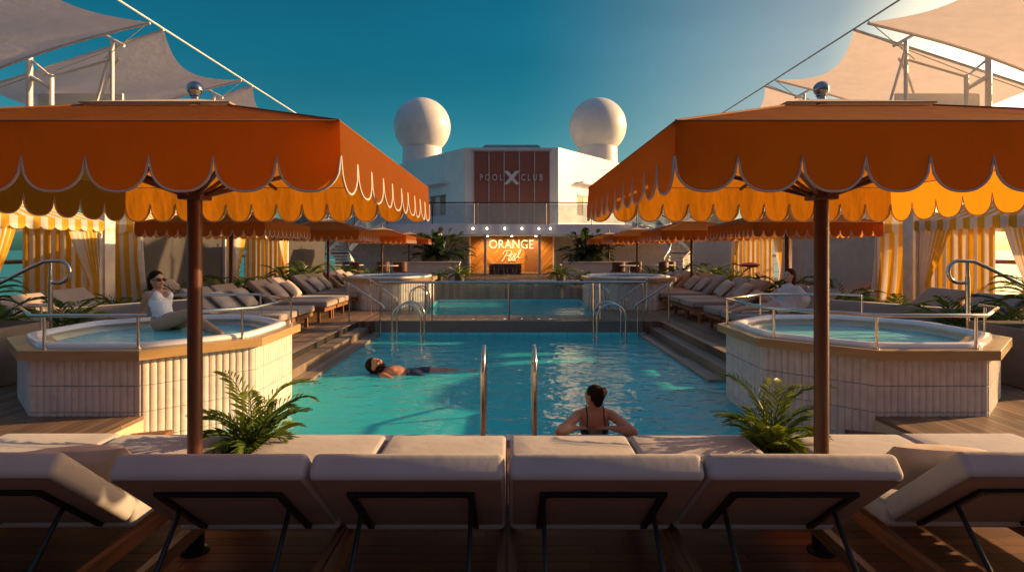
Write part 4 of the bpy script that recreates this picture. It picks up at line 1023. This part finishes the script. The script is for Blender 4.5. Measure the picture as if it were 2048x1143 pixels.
def shell(body, pred, off, name, mt, parent):
    me = body.data; base = parent.matrix_basis.translation
    keep = [p for p in me.polygons if pred(p.center+base)]
    idx = sorted({i for p in keep for i in p.vertices}); mp = {v: k for k, v in enumerate(idx)}
    bm = bmesh.new(); vs = [bm.verts.new(me.vertices[i].co+me.vertices[i].normal*off) for i in idx]; bm.verts.ensure_lookup_table()
    for p in keep:
        try: bm.faces.new([vs[mp[i]] for i in p.vertices])
        except ValueError: pass
    bnd = [v for v in bm.verts if v.is_boundary]
    for _ in range(6):
        new = {}
        for v in bnd:
            nb = [e.other_vert(v) for e in v.link_edges if e.is_boundary]
            if len(nb) == 2: new[v] = v.co*.4+(nb[0].co+nb[1].co)*.3
        for v, c in new.items(): v.co = c
    m2 = bpy.data.meshes.new(name); bm.to_mesh(m2); bm.free(); m2.polygons.foreach_set('use_smooth', [True]*len(m2.polygons)); m2.materials.append(M[mt])
    o = bpy.data.objects.new(name, m2); COL.objects.link(o); o.parent = parent
    sm = o.modifiers.new('thick', 'SOLIDIFY'); sm.thickness = .004; sm.offset = 0; return o
def segd(c, a, b):
    ab = b-a; q = max(0, min(1, (c-a).dot(ab)/ab.length_squared)); return (c-a-ab*q).length
def drape(body, parent, pts, r, mt, name, off=.003):
    base = parent.matrix_basis.translation; m = MB()
    for line in pts:
        line = [Vector(p) for p in line]; out = []
        for i in range(len(line)-1):
            for k in range(5):
                q = line[i].lerp(line[i+1], k/5)-base; ok, loc, nor, idx = body.closest_point_on_mesh(q); out.append(loc+nor*off+base)
        for _ in range(3): out = [out[0]]+[(out[i-1]+out[i]*2+out[i+1])/4 for i in range(1, len(out)-1)]+[out[-1]]
        m.tube(out, r, 6)
    return m.build(name, M[mt], parent, 60)
def frame(fwd, up):
    f = Vector(fwd).normalized(); u = Vector(up); u = (u-f*u.dot(f)).normalized(); r = f.cross(u); return Matrix((r, f, u)).transposed()  # columns: right, fwd, up
def head(mb, c, fwd, up, k=1.0):
    Q = frame(fwd, up); c = Vector(c); p = lambda x, y, z: c+Q @ Vector((x*k, y*k, z*k))
    mb.ell(p(0, -.012, .025), (.073*k, .092*k, .085*k), Q); mb.ell(p(0, .022, -.03), (.058*k, .066*k, .075*k), Q)
    mb.limb(p(0, .045, -.075), .032*k, p(0, .066, -.088), .022*k); mb.limb(p(-.042, .0, -.06), .026*k, p(.042, .0, -.06), .026*k)
    mb.limb(p(0, .078, .012), .010*k, p(0, .097, -.022), .0145*k)
    mb.limb(p(-.036, .068, .022), .014*k, p(.036, .068, .022), .014*k)
    mb.limb(p(-.016, .078, -.052), .010*k, p(.016, .078, -.052), .010*k)
    for s in (-1, 1): mb.ell(p(s*.074, -.005, -.012), (.010*k, .019*k, .030*k), Q); mb.ell(p(s*.034, .066, -.018), (.022*k, .018*k, .022*k), Q)
    return p, Q
def face_bits(p, Q, k, parent, closed=False, eyes=True, brow='hair'):
    if eyes:
        m = MB()
        for s in (-1, 1):
            if closed: m.limb(p(s*.020, .082, .004), .003*k, p(s*.042, .072, .004), .003*k, 8)
            else: m.ell(p(s*.031, .079, .004), (.011*k, .006*k, .006*k), Q, 10, 8)
        m.build('eyes', M['eye'], parent)
    m = MB()
    for s in (-1, 1): m.limb(p(s*.016, .086, .024), .0035*k, p(s*.048, .072, .026), .003*k, 8)
    m.build('eyebrows', M[brow], parent)
    m = MB(); m.limb(p(-.020, .083, -.047), .004*k, p(0, .0905, -.046), .006*k, 8).limb(p(0, .0905, -.046), .006*k, p(.020, .083, -.047), .004*k, 8)
    m.limb(p(-.016, .081, -.056), .004*k, p(.016, .081, -.056), .0045*k, 8); m.build('lips', M['lip'], parent)
def hand(mb, wrist, d, palm_n, k=1.0, curl=.4, thumb=1):
    """palm, four bent fingers of unequal length and a thumb off the side"""
    w_ = Vector(wrist); d = Vector(d).normalized(); n = Vector(palm_n); n = (n-d*n.dot(d)).normalized(); s = d.cross(n)
    for q in (-.024, -.008, .008, .024): mb.limb(w_+d*.012+s*q*.7, .015*k, w_+d*.085*k+s*q*1.1, .012*k, 10)
    for q, L in ((-.030, .062), (-.010, .074), (.011, .070), (.031, .054)):
        a = w_+d*.088*k+s*q; b = a+(d*math.cos(curl*.5)+n*math.sin(curl*.5))*L*.5*k; c = b+(d*math.cos(curl*1.4)+n*math.sin(curl*1.4))*L*.5*k
        mb.limb(a, .0095*k, b, .009*k, 8); mb.limb(b, .009*k, c, .0075*k, 8)
    a = w_+d*.028*k+s*.024*thumb; b = a+(d*.65+s*.75*thumb+n*.2).normalized()*.04*k; c = b+(d*.9+s*.3*thumb+n*.3).normalized()*.03*k
    mb.limb(a, .0125*k, b, .0105*k, 8); mb.limb(b, .0105*k, c, .0085*k, 8)
def foot(mb, ankle, toe, sole_n, k=1.0):
    a, t = Vector(ankle), Vector(toe); d = (t-a).normalized(); n = Vector(sole_n).normalized(); s = d.cross(n).normalized(); L = (t-a).length
    mb.limb(a, .036*k, a+n*.04-d*.03, .032*k); mb.limb(a, .036*k, a+d*L*.6+n*.035, .026*k); mb.limb(a+n*.04-d*.03, .028*k, a+d*L*.6+n*.045, .022*k)
    for i, q in enumerate((-.028, -.014, 0, .014, .028)):
        b = a+d*L*.62+n*.042+s*q*1.0; mb.limb(b, .0145*k, b+d*L*(.34-.05*abs(i-1)*.8)+n*.004, .0105*k, 8)
def limb3(mb, a, ra, b, rb, c, rc, bulge=1.08):
    mb.limb(a, ra, Vector(a).lerp(b, .4), ra*.98); mb.limb(Vector(a).lerp(b, .4), ra*.98, b, rb); m = Vector(b).lerp(c, .3); mb.limb(b, rb, m, rb*bulge); mb.limb(m, rb*bulge, c, rc)
# ---- woman sitting in the left tub
def woman_tub():
    H = P(329, 645, 7.02); t = thing('person', 'woman in a white swimsuit and sunglasses sitting in the left hot tub', 'person', (H.x, H.y, .63)); mb = MB()
    hd = P(314.5, 560, 7.16); nk = P(317, 582, 7.17)
    shn = P(297, 589, 7.06); shf = P(336, 586.5, 7.26); mid = (shn+shf)/2
    fwd = Vector((.93, -.36, 0)); side = (shf-shn).normalized(); wst = P(323.5, 618, 7.05)
    dn = (wst-mid).normalized(); front = side.cross(dn); front = front if front.dot(fwd) > 0 else -front
    chest = mid.lerp(wst, .42)
    Q = frame(front, -dn)
    mb.ell(chest, (.135, .092, .165), Q); mb.ell(mid+dn*.06, (.15, .07, .075), Q); mb.ell(wst, (.112, .085, .13), Q)
    mb.ell(H+Vector((-.01, .0, .01)), (.15, .12, .115), frame(front, (0, 0, 1)))
    mb.limb(wst, .10, H, .115)
    for s in (-1, 1): mb.ell(chest+side*s*.066+front*.075-dn*.012, (.058, .052, .06), Q)
    mb.limb(shn+side*.02, .05, shf-side*.02, .05); mb.limb(mid-dn*.01, .048, hd+Vector((-.01, .01, -.06)), .043)
    for sh in (shn, shf): mb.limb(mid-dn*.03, .045, sh, .042)
    # right (near) arm propped on the rim behind
    el = P(286.5, 609, 7.12); wr = P(283, 622, 7.26); limb3(mb, shn, .046, el, .037, wr, .026); hand(mb, wr, (-.55, .45, -.35), (0, 0, -1), .95, .25, -1)
    el2 = P(338, 611, 7.42); wr2 = P(330, 630, 7.42); limb3(mb, shf, .044, el2, .034, wr2, .025); hand(mb, wr2, (-.3, .3, -.5), (0, 0, -1), .95, .3, 1)
    hn = H+Vector((.02, -.085, .0)); hf = H+Vector((.03, .085, -.01))
    kn = P(376, 626, 6.78); an = P(425, 655, 6.62); limb3(mb, hn, .092, kn, .055, an, .034, 1.05); foot(mb, an, an+Vector((.20, -.03, -.045)), (-.2, 0, -1), .95)
    kf = P(386, 641, 6.95); af = P(432, 664, 6.75); limb3(mb, hf, .09, kf, .054, af, .034, 1.05); foot(mb, af, af+Vector((.2, -.02, -.05)), (-.2, 0, -1), .95)
    mb.limb(kn, .057, kn+Vector((.01, 0, .01)), .05)
    p, Qh = head(mb, hd, (.90, -.42, .03), (-.06, .0, 1), 1.0)
    body = fuse(mb, .0085, 7, 'body', 'skin', t)
    def suit(c):
        r = c-mid; f = r.dot(front); s = abs(r.dot(side)); d = r.dot(dn)
        if c.z > hd.z-.08: return False
        if (c-el).length < .16 and c.x < mid.x-.09: return False
        x = r.dot(side)
        if d > .43 or d < -.02 or abs(x) > .155: return False
        if c.z < H.z+.015 and r.dot(front) > .12: return False
        if c.z < H.z-.05: return False
        if f > .02: return d > .04+.10*max(0, 1-s/.085)**.9+(.09*max(0, min(.05, s-.10))/.05)
        return d > .13+.04*max(0, 1-s/.10)
    shell(body, suit, .006, 'swimsuit', 'suitw', t)
    L = []
    for sh in (shn, shf):
        a = mid.lerp(sh, .50); L.append([a+front*.14+dn*.10, a+front*.09+dn*.03, a-dn*.07+front*.03, a-dn*.07-front*.03, a-front*.09+dn*.02, a-front*.12+dn*.16])
    drape(body, t, L, .006, 'suitw', 'swimsuit_straps')
    h = MB(); h.ell(p(0, -.025, .040), (.081, .096, .083), Qh); h.limb(p(0, -.07, .0), .072, p(.0, -.085, -.09), .058); h.limb(p(0, -.085, -.09), .058, p(-.01, -.085, -.19), .034)
    h.limb(p(.055, -.035, .03), .035, p(.06, -.05, -.06), .026); h.limb(p(-.055, -.035, .03), .035, p(-.06, -.05, -.06), .026)
    fuse(h, .008, 4, 'hair', 'hair', t); face_bits(p, Qh, 1.0, t, eyes=False)
    g = MB()
    for s in (-1, 1): g.ell(p(s*.034, .088, .004), (.027, .010, .020), Qh, 14, 10); g.limb(p(s*.060, .078, .010), .0035, p(s*.078, -.0, .008), .0035, 6)
    g.limb(p(-.012, .099, .010), .0035, p(.012, .099, .010), .0035, 6); g.build('sunglasses', M['dark'], t, 60)
woman_tub()
# ---- woman resting at the near pool edge, seen from behind
def woman_pool():
    d0 = 5.50; mid = P(1189, 823, d0); t = thing('person', 'woman in a black swimsuit seen from behind, elbows on the near pool edge', 'person', (mid.x, mid.y, -.9)); mb = MB()
    hd = P(1187.5, 791, d0+.0); shl = P(1157, 829, d0-.02); shr = P(1221, 828, d0-.02); wst = mid+Vector((0, .03, -.36)); hip = mid+Vector((0, .06, -.55))
    Q = frame((0, 1, 0), (0, 0, 1)); mb.ell(mid+Vector((0, .01, -.13)), (.138, .095, .17), Q); mb.ell(mid+Vector((0, .0, -.04)), (.155, .07, .075), Q); mb.ell(wst, (.112, .085, .14), Q); mb.ell(hip, (.155, .115, .12), Q)
    for s in (-1, 1):
        mb.ell(mid+Vector((s*.066, .085, -.14)), (.056, .05, .058)); mb.ell(mid+Vector((s*.075, -.058, -.075)), (.052, .028, .085))
    mb.limb(mid+Vector((0, 0, .0)), .050, hd+Vector((0, 0, -.06)), .045)
    for sh in (shl, shr): mb.limb(mid+Vector((0, 0, .035)), .042, sh, .043)
    eb = .055
    el = Vector((P(1117, 860, 5.2).x, 5.19, eb)); wl = Vector((P(1150, 856, 5.3).x, 5.33, eb-.008)); limb3(mb, shl, .047, el, .037, wl, .027, 1.12); hand(mb, wl, (.85, .42, -.05), (.1, .1, -1), .95, .35, 1)
    er = Vector((P(1268, 860, 5.2).x, 5.19, eb)); wr = Vector((P(1226, 856, 5.3).x, 5.33, eb-.008)); limb3(mb, shr, .047, er, .037, wr, .027, 1.12); hand(mb, wr, (-.85, .42, -.05), (-.1, .1, -1), .95, .35, -1)
    for s in (-1, 1):
        h = hip+Vector((s*.08, .0, -.02)); k = h+Vector((s*.02, .36, -.10)); a = k+Vector((0, .30, -.22)); limb3(mb, h, .09, k, .055, a, .035); foot(mb, a, a+Vector((0, .12, .12)), (0, .7, -.7), .95)
    p, Qh = head(mb, hd, (-.72, .68, .0), (0.02, 0, 1), .93)
    body = fuse(mb, .008, 7, 'body', 'skin3', t)
    def suit(c):
        dx = abs(c.x-mid.x)
        if segd(c, el, wl) < .062 or segd(c, er, wr) < .062 or segd(c, shl, el) < .06 or segd(c, shr, er) < .06 or dx > .2: return False
        if (c-wl-Vector((.09, .04, 0))).length < .10 and c.y < mid.y-.115: return False
        if c.y < mid.y: lim = mid.z-.215+.085*min(1, dx/.085)**3.0 if dx < .10 else mid.z-.13
        else: lim = mid.z-.10
        return hip.z-.14 < c.z < lim and not (c.y > hip.y+.13 and c.z < hip.z+.05)
    shell(body, suit, .005, 'swimsuit', 'suitb', t)
    L = [[mid+Vector((s*.070, .12, -.08)), mid+Vector((s*.084, .05, .06)), mid+Vector((s*.086, .0, .064)), mid+Vector((s*.084, -.05, .05)), mid+Vector((s*.078, -.12, -.01)), mid+Vector((s*.078, -.13, -.09)), mid+Vector((s*.085, -.13, -.17))] for s in (-1, 1)]
    drape(body, t, L, .0065, 'suitb', 'swimsuit_straps')
    h = MB(); h.ell(p(0, -.020, .036), (.080*.93, .096*.93, .084*.93), Qh); h.limb(p(0, -.05, -.01), .066, p(0, -.055, -.055), .046); h.limb(p(-.045, -.02, .03), .035, p(-.05, -.03, -.01), .03); h.limb(p(.045, -.02, .03), .035, p(.05, -.03, -.01), .03)
    bc = p(.0, -.108, .055)
    for k in range(5):
        a = 2*PI*k/5; h.ell(bc+Qh @ Vector((.024*math.cos(a), -.006, .024*math.sin(a))), (.027, .024, .027))
    h.ell(bc, (.034, .034, .034)); fuse(h, .007, 3, 'hair', 'hair', t); face_bits(p, Qh, .93, t)
woman_pool()
# ---- man floating on his back
def man_float():
    d0 = 8.25; px = d0/F; t = thing('person', 'bearded man in dark trunks floating on his back in the pool', 'person', (P(800, 745, d0).x, d0, -.25)); mb = MB()
    W_ = WZ
    X = lambda x: (x-CX)*px
    sh = Vector((X(768), d0, W_-.005)); hp = Vector((X(828), d0+.02, W_-.045)); ch = sh.lerp(hp, .35)+Vector((0, 0, .005))
    Q = Matrix(((0, 1, 0), (1, 0, 0), (0, 0, 1))).transposed()
    mb.ell(ch, (.20, .175, .125)); mb.ell(sh.lerp(hp, .7), (.17, .15, .10)); mb.ell(hp, (.14, .16, .105)); mb.ell(sh+Vector((.05, 0, .0)), (.10, .20, .085))
    for s in (-1, 1): mb.ell(ch+Vector((-.02, s*.085, .075)), (.09, .075, .045))
    hd = Vector((X(752), d0-.02, W_+.115)); mb.limb(sh+Vector((.0, 0, .02)), .07, hd+Vector((.05, 0, -.05)), .058)
    for s in (-1, 1):
        a = sh+Vector((.03, s*.19, .0)); e = a+Vector((.22, s*.14, -.06)); w_ = e+Vector((.22, s*.02, -.03)); limb3(mb, a, .058, e, .045, w_, .031); mb.limb(sh, .06, a, .058); hand(mb, w_, (1, s*.1, -.1), (0, 0, -1), 1.05, .3, -s)
    k1 = Vector((X(876), d0+.17, W_-.015)); a1 = Vector((X(926), d0+.22, W_-.035)); limb3(mb, hp+Vector((.03, .085, .01)), .088, k1, .058, a1, .038); foot(mb, a1, a1+Vector((.17, .0, .09)), (.5, 0, -.8), 1.05)
    k2 = Vector((X(868), d0-.20, W_-.125)); a2 = Vector((X(914), d0-.34, W_-.20)); limb3(mb, hp+Vector((.03, -.085, -.0)), .088, k2, .058, a2, .038); foot(mb, a2, a2+Vector((.17, -.03, .07)), (.5, 0, -.8), 1.05)
    p, Qh = head(mb, hd, (.46, -.42, .80), (-.80, .08, .56), 1.2)
    body = fuse(mb, .0095, 7, 'body', 'skin3', t)
    shell(body, lambda c: hp.x-.09 < c.x < hp.x+.21 and abs(c.y-hp.y) < .36, .008, 'swim_trunks', 'trunk', t)
    k = 1.2; h = MB(); h.ell(p(0, -.024, .042), (.080*k, .094*k, .082*k), Qh); h.limb(p(0, -.06, .0), .064*k, p(0, -.065, -.05), .050*k)
    for s in (-1, 1): h.limb(p(s*.05, -.02, .04), .034*k, p(s*.058, -.02, .0), .026*k)
    fuse(h, .008, 3, 'hair', 'hair', t)
    Qi = Qh.transposed()
    def beard(c):
        q = (Qi @ (c-hd))/k
        if abs(q.x) > .085 or q.y < -.012 or q.z > -.030 or q.z < -.118: return False
        if q.z > -.030-.30*max(0, q.y-.035)-.0 and abs(q.x) < .05: return False
        if abs(q.x) < .019 and -.058 < q.z < -.040: return False
        return q.y > -.012+.9*max(0, -.095-q.z)
    shell(body, beard, .006, 'beard', 'hair', t); face_bits(p, Qh, k, t, closed=True)
man_float()
# ---- woman on the first right-hand lounger
def woman_lounger():
    d0 = 9.75; px = d0/F; X = lambda x: (x-CX)*px; Z = lambda y: EYE-(y-HY)*px; V = lambda x, y, dd=0: Vector((X(x), d0+dd, Z(y)))
    hip = V(1562, 612); t = thing('person', 'woman in a loose white kaftan sitting on a right-hand lounger, knees bent', 'person', (hip.x, d0, .625)); mb = MB()
    hd = V(1578, 550.5, -.0); mid = V(1582, 575); wst = V(1570, 597); side = Vector((0, 1, 0)); fr = Vector((-.9, -.25, .15))
    Q = frame((-1, -.12, .25), (.25, 0, 1)); mb.ell(mid.lerp(wst, .45), (.135, .095, .16), Q); mb.ell(mid+Vector((0, 0, -.05)), (.15, .07, .075), Q); mb.ell(wst, (.11, .09, .13), Q); mb.ell(hip, (.145, .12, .11), Q)
    for s in (-1, 1): mb.ell(mid.lerp(wst, .45)+Vector((-.085, s*.065, .01)), (.05, .055, .055))
    mb.limb(mid, .048, hd+Vector((.015, 0, -.06)), .042)
    sn = V(1586, 577, -.16); sf = V(1580, 576, .16)
    for s_ in (sn, sf): mb.limb(mid+Vector((0, 0, .03)), .04, s_, .043)
    en = V(1597, 596, -.22); wn_ = V(1600, 615, -.16); limb3(mb, sn, .045, en, .036, wn_, .026); hand(mb, wn_, (.25, .1, -.6), (0, 0, -1), .95, .3, 1)
    ef = V(1585, 597, .24); wf = V(1574, 611, .24); limb3(mb, sf, .045, ef, .036, wf, .026); hand(mb, wf, (-.5, .1, -.2), (0, 0, -1), .95, .3, 1)
    k1 = V(1519, 586, .10); a1 = V(1470, 614, .06); limb3(mb, hip+Vector((-.02, .08, .0)), .088, k1, .055, a1, .034); foot(mb, a1, a1+Vector((-.19, -.01, -.02)), (0, 0, -1), .95)
    k2 = V(1520, 611, -.12); a2 = V(1473, 617, -.10); limb3(mb, hip+Vector((-.02, -.08, .0)), .088, k2, .055, a2, .034); foot(mb, a2, a2+Vector((-.19, -.03, .02)), (0, 0, -1), .95)
    p, Qh = head(mb, hd, (-.86, -.48, .05), (.08, 0, 1), 1.0)
    body = fuse(mb, .0095, 7, 'body', 'skin2', t)
    c = MB(); c.ell(mid.lerp(wst, .52), (.146, .128, .185), Q); c.ell(wst, (.13, .115, .15), Q); c.ell(hip+Vector((0, 0, .005)), (.16, .14, .118), Q)
    for s in (-1, 1): c.ell(mid.lerp(wst, .45)+Vector((-.085, s*.065, .005)), (.064, .068, .075))
    c.limb(sn, .06, wn_+Vector((0, 0, .05)), .075)
    c.limb(mid+Vector((.02, -.085, -.015)), .052, sn, .062); c.limb(mid+Vector((.02, .085, -.015)), .052, sf, .062)
    c.limb(sn, .066, en+Vector((.0, -.01, -.0)), .078); c.limb(en+Vector((.0, -.01, 0)), .078, wn_+Vector((-.02, -.01, .05)), .076); c.limb(sf, .07, ef, .08); c.limb(ef, .08, wf+Vector((0, 0, .05)), .08)
    c.limb(hip+Vector((-.02, .08, 0)), .105, hip.lerp(k1, .5)+Vector((0, .05, .0)), .088); c.limb(hip+Vector((-.02, -.08, 0)), .105, hip.lerp(k2, .5), .092); c.limb(hip+Vector((.05, -.1, -.03)), .09, hip+Vector((-.10, -.17, -.07)), .05)
    for k in range(7): a = V(1570+k*2, 585+k*1.2, -.1-.02*(k % 3)); c.limb(a, .02, a+Vector((.05+.01*k, -.02, -.22)), .028)
    fuse(c, .011, 4, 'kaftan', 'kaftan', t)
    h = MB(); h.ell(p(0, -.024, .040), (.082, .096, .083), Qh); h.limb(p(0, -.07, 0), .074, p(.0, -.09, -.10), .066); h.limb(p(0, -.09, -.10), .066, p(.02, -.10, -.22), .05)
    for s in (-1, 1): h.limb(p(s*.056, -.025, .04), .034, p(s*.066, -.035, -.08), .030); h.limb(p(s*.066, -.035, -.08), .030, p(s*.07, -.02, -.17), .024)
    fuse(h, .009, 4, 'hair', 'hair2', t); face_bits(p, Qh, 1.0, t, brow='hair2')
woman_lounger()
